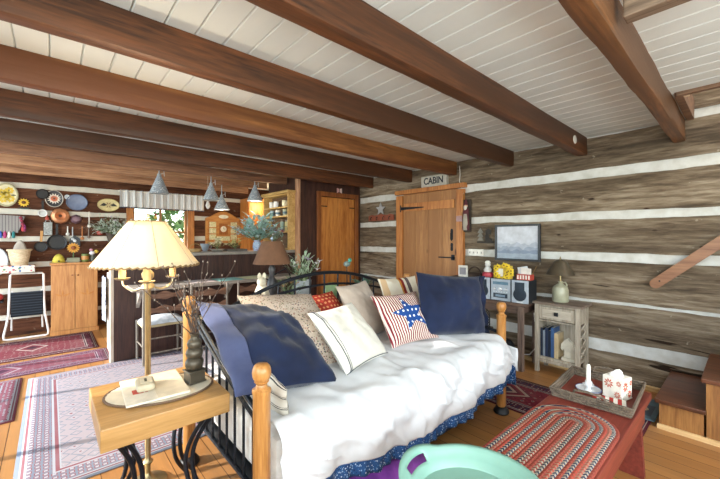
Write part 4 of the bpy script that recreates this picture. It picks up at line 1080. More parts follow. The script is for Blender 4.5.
obj('cloth', G().grid(8, 20, lambda u, v: (.012 * sin(u * 9) - .004, -.16 + .30 * u + .012 * sin(v * 3), .50 * v)), speck('#c8d0dc', ('#34558c', '#c8d0dc', '#5678b0', '#e2e6ec'), 26), tw_, solid=.003)
obj('hook', G().tube([(.012, 0, .50), (-.01, 0, .52), (-.012, 0, .49)], .004, 6), IRON, tw_)

# ---- foliage helper
def bunch(name, label, cat, loc, leafmat, n, L, w, spread, flower=None, nf=8, stem='#5d7350', droop=.5, up=1.0, group=None, fs=.02, leaf_n=None, z0=0):
    t = thing(name, label, cat, loc, 0, group)
    lg = G(); sg_ = G(); fg = G()
    for i in range(n):
        a = random.uniform(0, 2 * pi); e = random.uniform(.1, 1)
        d = Vector((cos(a) * spread * e, sin(a) * spread * e, up * random.uniform(.55, 1)))
        end = d.normalized() * L * random.uniform(.6, 1)
        sg_.tube([(0, 0, z0), tuple(end * .5 + Vector((0, 0, z0 + .01))), tuple(end + Vector((0, 0, z0)))], .0016, 4)
        for k in range(3):
            p = end * (.4 + .3 * k) + Vector((0, 0, z0))
            lg.leaf(p, d + Vector((random.uniform(-.7, .7), random.uniform(-.7, .7), random.uniform(-.3, .5))), L * random.uniform(.25, .5), w, droop)
        if flower and i < nf:
            for k in range(5):
                b = k * 2 * pi / 5; fg.leaf(tuple(end + Vector((0, 0, z0))), (cos(b), sin(b), .45), fs * 1.6, fs * .45, .2)
            fg.ball(tuple(end + Vector((0, 0, z0))), fs * .3, n=6)
    obj('stems', sg_, plain(stem, .8), t); lv = obj('leaves', lg, leafmat, t)
    lv['kind'] = 'stuff'
    if flower: fo = obj('blossoms', fg, plain(flower, .7), t); fo['kind'] = 'stuff'
    return t
# ---- plant stand behind the daybed and its things
ps = thing('plant_table', 'dark narrow table behind the daybed crowded with plants', 'table', (1.80, 2.60, 0))
obj('tabletop', G().box(-.70, .66, -.18, .22, .725, .75), DT, ps, bevel=.003)
for x in (-.66, .62):
    for y in (-.15, .19): obj('leg', G().obox((x, y, .3625), (1, 0, 0), (0, 1, 0), (0, 0, 1), .018, .018, .3625), DT, ps)
rb_ = thing('rabbit_figurine', 'cream plaster rabbit standing upright behind the floral pillow', 'figurine', (1.265, 2.60, .751), R(-30)); rb_.scale = (1.15, 1.15, 1.1)
RM = plain('#d9d0b8', .7)
obj('body', G().lathe([(.001, 0), (.06, .0), (.068, .03), (.062, .07), (.05, .11), (.038, .145), (.03, .165), (.001, .18)], (0, 0, 0), 20, 'z', 1, .9), RM, rb_)
obj('head', G().ball((0, -.012, .19), .034, .95, 1.15, 1.05), RM, rb_)
for s in (-1, 1):
    obj('ear', G().lathe([(.001, .205), (.014, .218), (.014, .235), (.008, .25), (.001, .256)], (s * .016, .006, 0), 10, 'z', 1, .6), RM, rb_)
    obj('paw', G().ball((s * .025, -.045, .11), .016, 1, 1.2, 1.2, 8), RM, rb_); obj('foot', G().ball((s * .035, -.055, .014), .022, 1, 1.7, .7, 10), RM, rb_)
bl = thing('brown_shade_lamp', 'table lamp with a plain dark brown cone shade behind the daybed', 'lamp', (1.385, 2.66, .751))
obj('base', G().lathe([(.001, 0), (.06, 0), (.062, .015), (.03, .03), (.02, .06), (.035, .10), (.045, .16), (.035, .21), (.018, .24), (.024, .27), (.03, .30), (.018, .33), (.006, .345), (.006, .40)], (0, 0, 0), 22), plain('#3c3a3c', .4), bl)
g = G().tube([(.02, 0, .25), (.12, -.02, .30), (.17, 0, .24), (.2, .03, .16)], .006, 6).tube([(-.02, 0, .2), (-.1, .02, .26), (-.13, .0, .2)], .005, 6)
obj('iron_branch', g, IRON, bl)
obj('lamp_shade', G().lathe([(.155, .345), (.082, .532), (.079, .532), (.152, .345)], (0, 0, 0), 36), plain('#6a4a34', .85), bl)
obj('finial', G().lathe([(.004, .38), (.004, .54), (.012, .55), (.008, .565), (.001, .57)], (0, 0, 0), 12), plain('#9fb0c4', .3), bl)
random.seed(11)
pt = thing('grey_pot', 'pale grey ceramic pot under the iris flowers', 'pot', (1.66, 2.61, .751))
obj('pot_body', G().lathe([(.001, 0), (.05, 0), (.062, .06), (.066, .14), (.07, .19), (.063, .19), (.058, .15), (.001, .15)], (0, 0, 0), 26), plain('#a8aeb0', .5), pt)
bunch('iris_bunch', 'spiky pale green plant with white and lilac flowers in grey pot', 'plant', (1.66, 2.61, .905), plain('#a9bda4', .7), 42, .26, .006, .65, '#d9d4dd', 7, droop=.6, fs=.026)
o = bunch('lilac_sprig', 'single lilac iris bloom rising above the grey pot', 'flower', (1.69, 2.62, .93), plain('#8fa88c', .7), 2, .25, .006, .12, '#a48fb0', 2, fs=.034)
o = bunch('succulent', 'low blue-green succulent in a pot behind the tan cushion', 'plant', (2.33, 2.56, .83), plain('#6f9a86', .6), 30, .12, .012, 1.2, None, droop=.2, up=.6)
o = obj('clay_pot', G().lathe([(.001, 0), (.05, 0), (.065, .08), (.06, .08), (.045, .02), (.001, .02)], (0, 0, 0), 20), plain('#6a5a4c', .7)); o.location = (2.33, 2.56, .751); tag(o, 'small brown pot holding the blue-green succulent', 'pot')
gj = obj('green_jar', G().lathe([(.001, 0), (.05, 0), (.075, .05), (.078, .085), (.06, .13), (.035, .145), (.03, .15), (.001, .15)], (0, 0, 0), 24), plain('#8fae7c', .25)); gj.location = (1.93, 2.56, .751); tag(gj, 'squat green glazed jar seen through the daybed arch', 'jar')
bd = thing('bird_pick', 'teal headed bird ornament on a stem above the arch', 'ornament', (2.13, 2.58, .751))
obj('stem', G().tube([(0, 0, .0), (0, 0, .29)], .004, 6), IRON, bd); obj('foot', G().lathe([(.001, 0), (.03, 0), (.03, .008), (.001, .01)], (0, 0, 0), 14), IRON, bd)
obj('body', G().ball((0, 0, .31), .03, 1.3, .8, .9), plain('#7a8a86', .6), bd); obj('head', G().ball((.028, -.01, .345), .02), plain('#3f9a8a', .5), bd); obj('beak', G().lathe([(.006, 0), (.001, .02)], (.05, -.01, .345), 8, 'x'), plain('#c9903c', .5), bd)
bunch('leafy_spray', 'sage green leafy spray between the rabbit and the grey pot', 'plant', (1.49, 2.55, .752), plain('#8a9a78', .7), 12, .27, .014, .7, '#c9a070', 3, fs=.03)

def deco(name, label, cat, loc, parts):
    t = thing(name, label, cat, loc)
    for pn, g, m in parts: obj(pn, g, m, t)
    return t
deco('paper_butterfly', 'tiny pink and white ornament above the closet door', 'ornament', (3.41, 4.318, 2.035), [('wing', G().prism([(-.05, -.02), (-.005, 0), (-.005, .05), (-.05, .06)], 'y', -.004, .0), plain('#d8a8a4', .7)), ('wing', G().prism([(.05, -.02), (.005, 0), (.005, .05), (.05, .06)], 'y', -.004, .0), plain('#e2ccc6', .7)), ('peg', G().box(-.006, .006, -.004, .032, -.015, .05), plain('#6a3a3a', .7))])
deco('blue_vase', 'blue and white flowered vase on the bar counter', 'vase', (2.12, 4.50, 1.136), [('vase_body', G().lathe([(.001, 0), (.045, 0), (.06, .05), (.055, .10), (.04, .13), (.048, .145), (.04, .145), (.001, .12)], (0, 0, 0), 24), speck('#9fb2cc', ('#5a78a8', '#c9d2de', '#a06a8a'), 60, .3))])
random.seed(5)
bunch('blue_flower_bouquet', 'big dusty blue-green flower bouquet in the flowered vase', 'bouquet', (2.12, 4.50, 1.25), plain('#9cc0ba', .8), 80, .38, .024, 1.2, '#bcd3e0', 60, up=.75, fs=.034)
bunch('white_flower_sprig', 'white blossoms beside the big blue bouquet on the bar', 'flower', (2.36, 4.45, 1.24), plain('#9ab0a4', .8), 20, .22, .014, .9, '#eceaee', 18, fs=.042)
deco('glass_vase', 'small clear grey vase holding the white blossoms', 'vase', (2.36, 4.45, 1.136), [('vase_body', G().lathe([(.001, 0), (.03, 0), (.036, .06), (.022, .10), (.026, .12), (.001, .11)], (0, 0, 0), 20), plain('#a9b6b8', .2))])
bunch('pink_flower', 'pink flower spray at the right end of the bar', 'flower', (2.45, 4.42, 1.26), plain('#8fa096', .8), 5, .18, .012, .5, '#b8606e', 4, fs=.04)
deco('bud_vase', 'slim pale bottle vase at the right end of the bar', 'vase', (2.45, 4.42, 1.136), [('vase_body', G().lathe([(.001, 0), (.028, 0), (.03, .08), (.012, .11), (.013, .14), (.001, .14)], (0, 0, 0), 18), plain('#c9cdb8', .3))])
bunch('cream_blossoms', 'cream blossoms in a low dish on the bar', 'flower', (1.62, 4.60, 1.165), plain('#b3ab78', .8), 16, .16, .012, 1.1, '#e6dfc0', 14, fs=.03, up=.8)
deco('low_dish', 'low grey dish under the cream blossoms', 'dish', (1.62, 4.60, 1.136), [('dish_body', G().lathe([(.001, 0), (.05, 0), (.09, .03), (.085, .03), (.001, .012)], (0, 0, 0), 24), plain('#8f9490', .3))])
bunch('yellow_green_sprig', 'yellow-green sprig in a flat tray on the bar', 'flower', (1.86, 4.60, 1.165), plain('#a9aa6a', .8), 14, .15, .012, 1.1, '#d4cf9a', 8, fs=.024, up=.8)
deco('flat_tray', 'flat dark tray under the yellow-green sprig on the bar', 'tray', (1.86, 4.60, 1.136), [('tray_body', G().box(-.13, .13, -.08, .08, 0, .014).box(-.13, .13, -.08, -.072, .014, .028).box(-.13, .13, .072, .08, .014, .028), plain('#5c5650', .5))])
deco('round_basket', 'small tan basket with a hooped handle at the bar left', 'basket', (1.36, 4.62, 1.136), [('basket_body', G().lathe([(.001, 0), (.06, 0), (.075, .04), (.07, .04), (.001, .01)], (0, 0, 0), 20), plain('#a98a5c', .8)), ('handle', G().tube([(.072 * cos(a), 0, .04 + .06 * sin(a)) for a in [pi * i / 12 for i in range(13)]], .004, 6), plain('#a98a5c', .8))])
deco('grey_cup', 'grey-blue conical cup on the bar before the wooden board', 'cup', (1.50, 4.70, 1.136), [('cup_body', G().lathe([(.001, 0), (.025, 0), (.06, .10), (.055, .10), (.001, .01)], (0, 0, 0), 20), plain('#8f9aa8', .4)), ('handle', G().tube([(.04, 0, .08), (.08, 0, .07), (.07, 0, .03), (.035, 0, .03)], .004, 6), plain('#8f9aa8', .4))])
# ---- cone pendants
SPK = speck('#8f98a2', ('#c9cfd6', '#8f98a2', '#5a626c', '#e3e6ea', '#8f98a2'), 90, .5)
def pendant(label, x, y, z0, r=.105, h=.21):
    t = thing('cone_lamp', label, 'lamp', (x, y, z0), 0, 'cone lamps over the bar')
    obj('cone_shade', G().lathe([(r, 0), (.022, h), (.019, h), (r - .004, .002)], (0, 0, 0), 30), SPK, t)
    obj('cap', G().lathe([(.022, h - .004), (.022, h + .02), (.008, h + .03), (.006, 2.115 - z0)], (0, 0, 0), 14), plain('#9aa2aa', .4, .4), t)
    obj('cord_loop', G().tube([(.01, 0, h + .02), (.05, 0, h + .04), (.055, 0, h + .0), (.05, 0, min(h + .07, 2.112 - z0))], .004, 6), plain('#c9ccd0', .5), t)
    obj('bulb', G().ball((0, 0, .045), .028, n=10), emit('#fff0d0', 3), t)
pendant('speckled cone lamp in front of the valance, nearest the floor lamp', .965, 4.655, 1.835)
pendant('speckled cone lamp hanging left of the arched wooden board', 1.56, 4.655, 1.80, .10, .20)
pendant('smaller cone lamp hanging further back above the arched board', 1.93, 5.295, 1.735, .11, .20)
pendant('speckled cone lamp hanging in front of the corner shelf', 2.16, 4.655, 1.83, .11, .20)
light('cone_lamp_light', 'POINT', (1.93, 5.28, 1.70), 5, (1, .85, .62), size=.04)
light('cone_lamp_light', 'POINT', (2.16, 4.655, 1.80), 3, (1, .85, .62), size=.04)
light('kitchen_ceiling_lamp', 'POINT', (2.95, 6.0, 1.9), 9, (1, .72, .42), size=.08)
# ---- corner shelf
YW = wood('#a9854a', '#d2b074', 'y', 1.2, .5)
cs_ = thing('wall_shelf', 'yellow pine wall shelf with a moulded top on the closet side', 'shelf', (2.60, 4.78, 1.14))
obj('side_board', G().box(-.06, .09, -.385, -.365, 0, .82), YW, cs_); obj('side_board', G().box(-.06, .09, .365, .385, 0, .82), YW, cs_); obj('back_board', G().box(.085, .095, -.365, .365, 0, .82), wood('#4a3626', '#6b5038', 'y', 1, .6), cs_)
for z in (0, .25, .48, .615, .80): obj('shelf_board', G().box(-.055, .085, -.365, .365, z, z + .018), YW, cs_)
obj('crown', G().box(-.09, .095, -.41, .41, .82, .86), YW, cs_, bevel=.01)
for i, (y, sz, c, lab) in enumerate(((5.0, 2, '#e0dedb', 'white mug at the left of the top shelf'), (4.86, 2, '#d4d6dc', 'pale blue-white mug in the middle of the top shelf'), (4.60, 2, '#e6dcc0', 'cream mug at the right of the top shelf'),
                                     (4.98, 1, '#7f9aa8', 'blue-grey tin at the left of the second shelf'), (4.80, 1, '#dcdad2', 'white tin in the middle of the second shelf'), (4.58, 1, '#b0b59a', 'green-cream tin at the right of the second shelf'),
                                     (4.52, 0, '#c9c08a', 'yellowish jar on the lowest shelf board'), (4.66, 0, '#8fa8a0', 'grey-green jar on the lowest shelf board'))):
    z = 1.14 + {2: .634, 1: .499, 0: .269}[sz]
    h_ = .095 if sz else .14
    t = thing('mug' if sz == 2 else 'tin' if sz == 1 else 'jar', lab, 'mug' if sz == 2 else 'tin' if sz == 1 else 'jar', (2.60, y, z), 0, 'crockery on the wall shelf')
    obj('body', G().lathe([(.001, 0), (.034, 0), (.038, h_ * .5), (.038, h_), (.033, h_), (.032, .01), (.001, .01)], (0, 0, 0), 18), plain(c, .4), t)
    if sz == 2: obj('handle', G().tube([(0, -.036, h_ * .8), (0, -.062, h_ * .7), (0, -.06, h_ * .35), (0, -.036, h_ * .25)], .005, 6), plain(c, .4), t)
    elif sz == 0: obj('lid', G().lathe([(.03, h_), (.03, h_ + .02), (.001, h_ + .022)], (0, 0, 0), 16), plain('#8a8478', .4, .4), t)
    else: obj('band', G().lathe([(.0385, h_ * .3), (.0385, h_ * .65)], (0, 0, 0), 18), plain('#5a7484', .5), t)
# pine cupboard and pale strip at the back right of the kitchen
pc = thing('pine_cupboard', 'glowing orange pine cupboard in the back kitchen corner', 'cupboard', (2.93, 6.35, 0))
obj('cupboard_body', G().box(-.20, .20, -.15, .18, 0, 2.05), wood('#a05a22', '#cf8a45', 'z', 1, .45, 4), pc, bevel=.004)
obj('door', G().box(-.18, .18, -.17, -.15, .06, 1.98), wood('#a86026', '#d6924c', 'z', 1, .45, 4), pc, bevel=.004)
obj('knob', G().ball((-.15, -.185, 1.05), .014), IRON, pc)
pcu = thing('pale_curtain', 'narrow pale curtain beside the orange pine cupboard', 'curtain', (3.27, 6.42, 1.0))
obj('cloth', G().grid(30, 20, lambda u, v: (-.11 + .22 * u, .02 * sin(u * 25), 1.0 * v)), cloth('#c9c6c0', '#dcdad6'), pcu, solid=.003)
obj('rod', G().tube([(-.14, 0, 1.0), (.14, 0, 1.0)], .008, 8).tube([(-.13, 0, 1.0), (-.13, .14, 1.0)], .006, 6).tube([(.13, 0, 1.0), (.13, .14, 1.0)], .006, 6), WHITE, pcu)
# ---- arched wooden board
ab = thing('arched_board', 'arched wooden wall board with cream panels and a small oval on top', 'wall ornament', (2.41, 6.53, 1.22))
AW = wood('#a8662c', '#d09450', 'x', 1.2, .5)
pts = [(-.30, 0), (.30, 0), (.30, .42)] + [(.30 - .6 * i / 16, .44 + .12 * sin(pi * i / 16) ** 1.5) for i in range(17)] + [(-.30, .42)]
obj('board', G().prism(pts, 'y', -.005, .02), AW, ab, bevel=.004)
for s in (-1, 1): obj('side_post', G().box(s * .30 - .02, s * .30 + .02, -.03, .02, -.05, .45), AW, ab, bevel=.003)
obj('arch_moulding', G().tube([(.30 - .6 * i / 16, -.012, .45 + .12 * sin(pi * i / 16) ** 1.5) for i in range(17)], .012, 8), AW, ab)
obj('oval_plaque', G().lathe([(.001, .012), (.95, .010), (1, 0)], (0, -.006, .485), 28, 'y', .085, .04) if False else G().add([(.09 * cos(a) * s, -.012 - .004 * (1 - s), .485 + .035 * sin(a) * s) for s in (1, .9) for a in [i * pi / 14 for i in range(28)]], [(i, (i + 1) % 28, 28 + (i + 1) % 28, 28 + i) for i in range(28)] + [tuple(28 + i for i in range(28))]), plain('#f0ead6', .4), ab)
CP = speck('#d9d2a8', ('#efe8cc', '#9aa06a', '#d9d2a8', '#c0b078'), 50, .5)
for s in (-1, 1):
    for k in range(3): obj('cream_panel', G().box(s * .195 - .06, s * .195 + .06, -.014, -.004, .06 + k * .115, .155 + k * .115), CP, ab, bevel=.003)
obj('centre_frame', G().box(-.08, .08, -.014, -.004, .15, .36), wood('#8a4a1c', '#b0702f', 'z', 1.2, .5), ab, bevel=.003)
obj('clock_face', G().lathe([(.001, .014), (.052, .014), (.056, .008)], (0, -.006, .255), 24, 'y'), plain('#e9e2cc', .4), ab)
obj('clock_hands', G().box(-.003, .003, -.0225, -.0205, .255, .29).box(-.003, .028, -.0225, -.0205, .252, .258), BLACK, ab)
obj('cream_panel', G().box(-.12, .12, -.014, -.004, .04, .12), CP, ab, bevel=.003)
ho = thing('hanging_ornament', 'small white and grey hanging ornament left of the arched board', 'ornament', (1.60, 4.90, 1.70))
obj('body', G().lathe([(.001, 0), (.02, .02), (.03, .05), (.018, .09), (.012, .11), (.016, .13), (.001, .15)], (0, 0, 0), 14), plain('#cdc8c6', .6), ho); obj('string', G().tube([(0, 0, .15), (0, 0, .575)], .0015, 4), WHITE, ho)
# ---- valance
def val(u, v):
    x = .80 + 1.24 * u; return (x, 6.44 + .018 * sin(x * 62) + .008 * sin(x * 131), 1.79 + .265 * v)
vl = thing('valance', 'gathered grey-white striped valance above the kitchen window', 'curtain', (1.42, 6.44, 1.79))
obj('cloth', local(G().grid(220, 8, val), (1.42, 6.44, 1.79)), stripes('x', .03, [(0, '#d9dadb'), (.7, '#b4b9c2'), (.85, '#d9dadb')]), vl, solid=.003)
g = G(); n_ = 36
for i in range(n_): p = val((i + .5) / n_, 0); g.lathe([(.001, -.018), (.011, -.012), (.012, -.003), (.001, .004)], (p[0], p[1] - .004, p[2]), 6)
bf = obj('ball_fringe', local(g, (1.42, 6.44, 1.79)), plain('#3a4660', .8), vl); bf['kind'] = 'stuff'
obj('rod', G().tube([(-.64, 0, .245), (.64, 0, .245)], .008, 8), WHITE, vl)
for s in (-1, 1): obj('rod_bracket', G().box(s * .62 - .008, s * .62 + .008, 0, .11, .235, .255), WHITE, vl)
# window-sill toy
deco('sill_bird', 'small yellow and red ornament on the kitchen window rail', 'ornament', (1.30, 6.525, 1.62), [('body', G().ball((0, 0, .03), .028), plain('#d8b84a', .5)), ('head', G().ball((0, 0, .075), .02), plain('#b8503a', .5)), ('hanger', G().tube([(0, 0, .09), (0, 0, .25)], .0015, 4), IRON)])

# ================================================================== things on the far wall
WY = 6.545
def disc(name, label, x, z, rx, rz, mat, rim=None, inner=None, cat='plate', group='plates and moulds on the kitchen wall', rimr=.012):
    t = thing(name, label, cat, (x, WY, z), 0, group)
    g = G().add([(rx * s * cos(a), y, rz * s * sin(a)) for s, y in ((1, 0), (1, -.010), (.97, -.018), (.72, -.008), (.001, -.006)) for a in [i * pi / 18 for i in range(36)]],
                [(k * 36 + i, k * 36 + (i + 1) % 36, (k + 1) * 36 + (i + 1) % 36, (k + 1) * 36 + i) for k in range(4) for i in range(36)])
    obj('dish', g, mat, t)
    if rim: obj('rim', G().tube([(rx * cos(a), -.014, rz * sin(a)) for a in [i * pi / 24 for i in range(48)]], rimr, 6, closed=True), plain(rim, .5), t)
    return t
def petals(parent, x, z, r, n, m, y=-.012, w=.22, r0=.15, name='petal_ring'):
    g = G()
    for k in range(n):
        a = 2 * pi * k / n; d_ = (cos(a), sin(a)); p_ = (-d_[1], d_[0])
        g.prism([(x + d_[0] * r * t + p_[0] * r * w_, z + d_[1] * r * t + p_[1] * r * w_) for t, w_ in ((r0, 0), (.6, w), (1, 0), (.6, -w))], 'y', y - .004, y)
    return obj(name, g, m, parent)
p = disc('wall_plate', 'big oval plate painted with yellow flowers, at the far left', -.43, 1.88, .105, .145, plain('#d9d2b0', .4), '#b0a888')
for (dx, dz) in ((-.04, .03), (.03, .06), (.04, -.05), (-.03, -.06), (.0, .0)): petals(p, dx, dz, .05, 7, plain('#d8b83a', .5), -.014, .3)
petals(p, 0, 0, .11, 5, plain('#5a5a3c', .5), -.010, .1)
sfh = thing('sunflower_hook', 'small sunflower hook beside the big yellow plate', 'hook', (-.265, WY, 1.79), 0)
petals(sfh, 0, .0, .06, 12, plain('#e0b838', .6), 0, .2); obj('eye', G().ball((0, -.01, 0), .022, 1, .5, 1), plain('#6a4420', .7), sfh)
obj('leaf', G().prism([(-.06, -.07), (-.02, -.09), (.03, -.09), (.07, -.065), (.0, -.075)], 'y', -.012, 0), plain('#3c4a48', .7), sfh)
bp_ = thing('black_pan', 'round black lidded pan hanging at the top of the wall', 'pan', (-.075, WY, 1.92))
obj('pan_body', G().lathe([(.001, .04), (.055, .04), (.07, .02), (.07, 0)], (0, 0, 0), 30, 'y'), BLACK, bp_); obj('handle', G().box(-.012, .012, -.012, -.002, -.22, -.09), BLACK, bp_)
p = disc('daisy_plate', 'round dark plate with a red and white daisy', .045, 1.865, .094, .115, plain('#34343a', .4), '#b9b2a8', rimr=.006)
petals(p, 0, 0, .078, 14, plain('#e4ddd2', .5), -.010, .14); petals(p, 0, 0, .05, 14, plain('#c46a48', .5), -.0145, .14)
p = disc('blue_platter', 'oval slate-blue enamel platter hanging right of the daisy plate', .295, 1.83, .118, .112, plain('#6e7b98', .35), '#59647e', rimr=.007)
p = disc('duck_plate', 'oval cream plate with two dark birds, left of the valance', .67, 1.815, .135, .092, plain('#d8c894', .4), '#c0ac72', rimr=.006)
for s in (-1, 1): obj('painted_bird', G().prism([(s * .02, .0), (s * .06, .03), (s * .075, .018), (s * .11, -.015), (s * .05, -.018)], 'y', -.015, -.008), plain('#2a2620', .5), p)
petals(p, 0, -.0, .05, 6, plain('#8a5a3c', .5), -.010, .12)
disc('small_white_dish', 'little white dish hanging under the black pan', -.075, 1.655, .045, .045, plain('#b9bcbe', .4), '#dcdcda', rimr=.008)
disc('thermometer_dial', 'tiny pale dial hanging between the daisy plate and blue platter', .185, 1.90, .026, .03, plain('#b9c0c4', .3), '#d6dade', cat='dial', rimr=.004)
t = thing('copper_mould', 'round copper ring mould hanging below the daisy plate', 'mould', (.11, WY, 1.625), 0, 'plates and moulds on the kitchen wall')
obj('mould_body', G().lathe([(.02, .005), (.03, .02), (.06, .045), (.095, .03), (.108, .0)], (0, 0, 0), 32, 'y', 1, 1, lambda a, z: 1 + .03 * cos(a * 12)), plain('#c98a62', .3, .5), t); obj('centre', G().ball((0, -.006, 0), .02, 1, .3, 1), plain('#4a2a1c', .6), t)
t = thing('plum_mould', 'dull plum coloured shell mould right of the copper ring', 'mould', (.285, WY, 1.585), 0, 'plates and moulds on the kitchen wall')
obj('mould_body', G().lathe([(.001, .04), (.04, .035), (.065, .0)], (0, 0, 0), 24, 'y', 1, 1, lambda a, z: 1 + .06 * cos(a * 8)), plain('#6f5560', .35, .3), t)
t = thing('grater', 'grey metal box grater hanging among the pans', 'grater', (-.02, WY, 1.44))
obj('plate', G().box(-.045, .045, -.03, 0, -.09, .09), speck('#8f9290', ('#c0c4c2', '#6a6e6c', '#8f9290'), 80, .4), t, bevel=.004); obj('handle', G().tube([(-.03, -.015, .09), (-.02, -.015, .12), (.02, -.015, .12), (.03, -.015, .09)], .005, 6), plain('#8f9290', .3, .6), t)
def skillet(label, x, z, r, hx, hz, hm=BLACK):
    t = thing('skillet', label, 'pan', (x, WY, z), 0, 'skillets on the kitchen wall')
    obj('pan_body', G().lathe([(.001, .012), (r * .82, .012), (r * .86, .04), (r, .045), (r, .038), (r * .9, 0), (.001, 0)], (0, 0, 0), 32, 'y'), BLACK, t)
    d_ = Vector((hx, 0, hz)).normalized(); sd = Vector((d_.z, 0, -d_.x))
    obj('handle', G().obox(tuple(d_ * (r + .07) + Vector((0, -.02, 0))), d_, sd, (0, 1, 0), .08, .014, .006), hm, t, bevel=.003)
skillet('large black cast-iron skillet above the pine cabinet', .075, 1.25, .108, .0, 1)
skillet('small black skillet with a wooden handle', -.095, 1.19, .07, .05, 1, wood('#a8743c', '#cf9c5c', 'z', 1, .5))
for i, (x, z, c, h_, lab) in enumerate(((.19, 1.43, '#d8d4cc', .10, 'white china pestle shaped utensil above the large skillet'), (.245, 1.39, '#b9bcc0', .16, 'steel hand beater hanging above the sunflower'), (.355, 1.40, '#b5713c', .16, 'orange wooden spoon right of the beater'),
                                        (.435, 1.60, '#dcd8d0', .20, 'white long-handled ladle under the blue platter'), (.43, 1.40, '#7a6a60', .12, 'dark little spatula under the white ladle'), (-.03, 1.62, '#b04a3c', .05, 'short red utensil by the small white dish'))):
    t = thing('utensil', lab, 'utensil', (x, WY - .012, z), 0, 'utensils on the kitchen wall')
    obj('shaft', G().tube([(0, 0, -h_ / 2), (0, 0, h_ / 2)], .007, 8), plain(c, .5), t)
    obj('working_end', G().ball((0, -.003, -h_ / 2 - .014), .022, 1, .5, 1.1, 10), plain(c, .5), t)
t = thing('flower_board', 'dark grey bird-house shaped ornament right of the large skillet', 'ornament', (.27, WY, 1.25))
obj('panel', G().prism([(-.06, -.06), (.06, -.06), (.06, .05), (0, .10), (-.06, .05)], 'y', -.02, 0), plain('#3c4044', .6), t); obj('motif', G().ball((0, -.02, .02), .02, 1, .3, 1), plain('#d0d4d8', .6), t)
# hanging rack of woven cloth with tassels
pr_ = thing('woven_rack', 'grey woven wall rack hung with colourful tassels', 'rack', (-.42, 6.50, 1.50))
obj('slatted_frame', G().prism([(-.16, -.12), (.10, -.12), (.17, .10), (-.16, .12)], 'y', -.01, .01), stripes('x', .03, [(0, '#8a8684'), (.45, '#3c3a3c'), (.6, '#8a8684')]), pr_)
for k, c in enumerate(('#b83a4a', '#c8662c', '#3a5aa8', '#a83a6a', '#d8d4cc', '#2f7a7a', '#b8404a', '#8a3a7a')):
    x = -.14 + .04 * k; z = -.14 if k < 6 else -.05
    if k >= 6: x = .15 + .015 * (k - 6); 
    obj('tassel', G().lathe([(.004, .04), (.014, .02), (.018, -.03), (.012, -.05), (.001, -.052)], (x, -.015, z), 10), plain(c, .8), pr_)
for k in range(5): obj('tassel', G().ball((.13 + .008 * k, -.015, .08 - .04 * k), .02), plain('#8a3348', .8), pr_)
# basket on a shelf
ws = thing('corner_shelf', 'small wooden wall shelf with patterned edging under the basket', 'shelf', (-.33, 6.43, .93))
obj('shelf_board', G().box(-.18, .18, -.11, .12, 0, .02), PINE, ws, bevel=.003); obj('patterned_edging', G().box(-.18, .18, -.114, -.11, -.07, .022), speck('#cfc8bc', ('#4a6a9a', '#b05a68', '#cfc8bc', '#6f8a6a'), 30), ws)
obj('bracket', G().prism([(-.1, 0), (.12, 0), (.12, -.09)], 'x', -.14, -.12).prism([(-.1, 0), (.12, 0), (.12, -.09)], 'x', .12, .14), PINE, ws)
bt = thing('market_basket', 'tan woven basket with a folded grey cloth, above the folding stool', 'basket', (-.30, 6.42, .951)); bt.scale = (.95, .95, 1.25)
obj('basket_body', G().lathe([(.001, .0), (.10, 0), (.125, .09), (.14, .16), (.13, .16), (.115, .09), (.09, .02), (.001, .02)], (0, 0, 0), 30, 'z', .85, .75), wood('#b09878', '#d8c6a8', 'x', 5, .9), bt)
obj('rim', G().tube([(.142 * .85 * cos(a), .142 * .75 * sin(a), .16) for a in [i * pi / 14 for i in range(28)]], .011, 6, closed=True), plain('#cdb898', .9), bt)
obj('grey_cloth', G().grid(14, 14, lambda u, v: (-.06 + .15 * u - .02 * v, -.06 + .12 * v, .10 + .16 * sin(pi * u) ** .5 * sin(pi * v) ** .5 + .01 * nz(u * 6, v * 6))), plain('#a89e92', .9), bt, solid=.004)
eb = disc('enamel_basin', 'white enamel basin cut off at the left edge', -.52, 1.0, .10, .17, plain('#dcdfe2', .3), '#c9ccd2', cat='basin', group=None)
# folding stool
fs_ = thing('folding_stool', 'folded step stool with a white tube frame and black webbing', 'stool', (-.225, 6.36, 0))
g = G(); fr_ = [(-.145, .03, .84), (-.16, .03, .82), (-.17, .02, .5), (-.175, -.01, .30), (-.215, -.06, .06), (-.21, -.07, .02), (-.18, -.075, .012), (.18, -.075, .012), (.205, -.07, .02), (.21, -.06, .06), (.175, -.01, .30), (.165, .02, .5), (.16, .03, .82), (.145, .03, .84)]
obj('tube_frame', G().tube(fr_, .0125, 8, closed=True), plain('#e6e4e0', .35), fs_)
obj('webbing', G().box(-.155, .155, .0, .02, .28, .60), stripes('z', .035, [(0, '#1c2026'), (.75, '#3a4048')]), fs_, bevel=.006)
obj('inner_leg', G().tube([(-.14, .03, .62), (-.15, .06, .10)], .010, 8), plain('#e6e4e0', .35), fs_); obj('inner_leg', G().tube([(.14, .03, .62), (.15, .06, .10)], .010, 8), plain('#e6e4e0', .35), fs_)
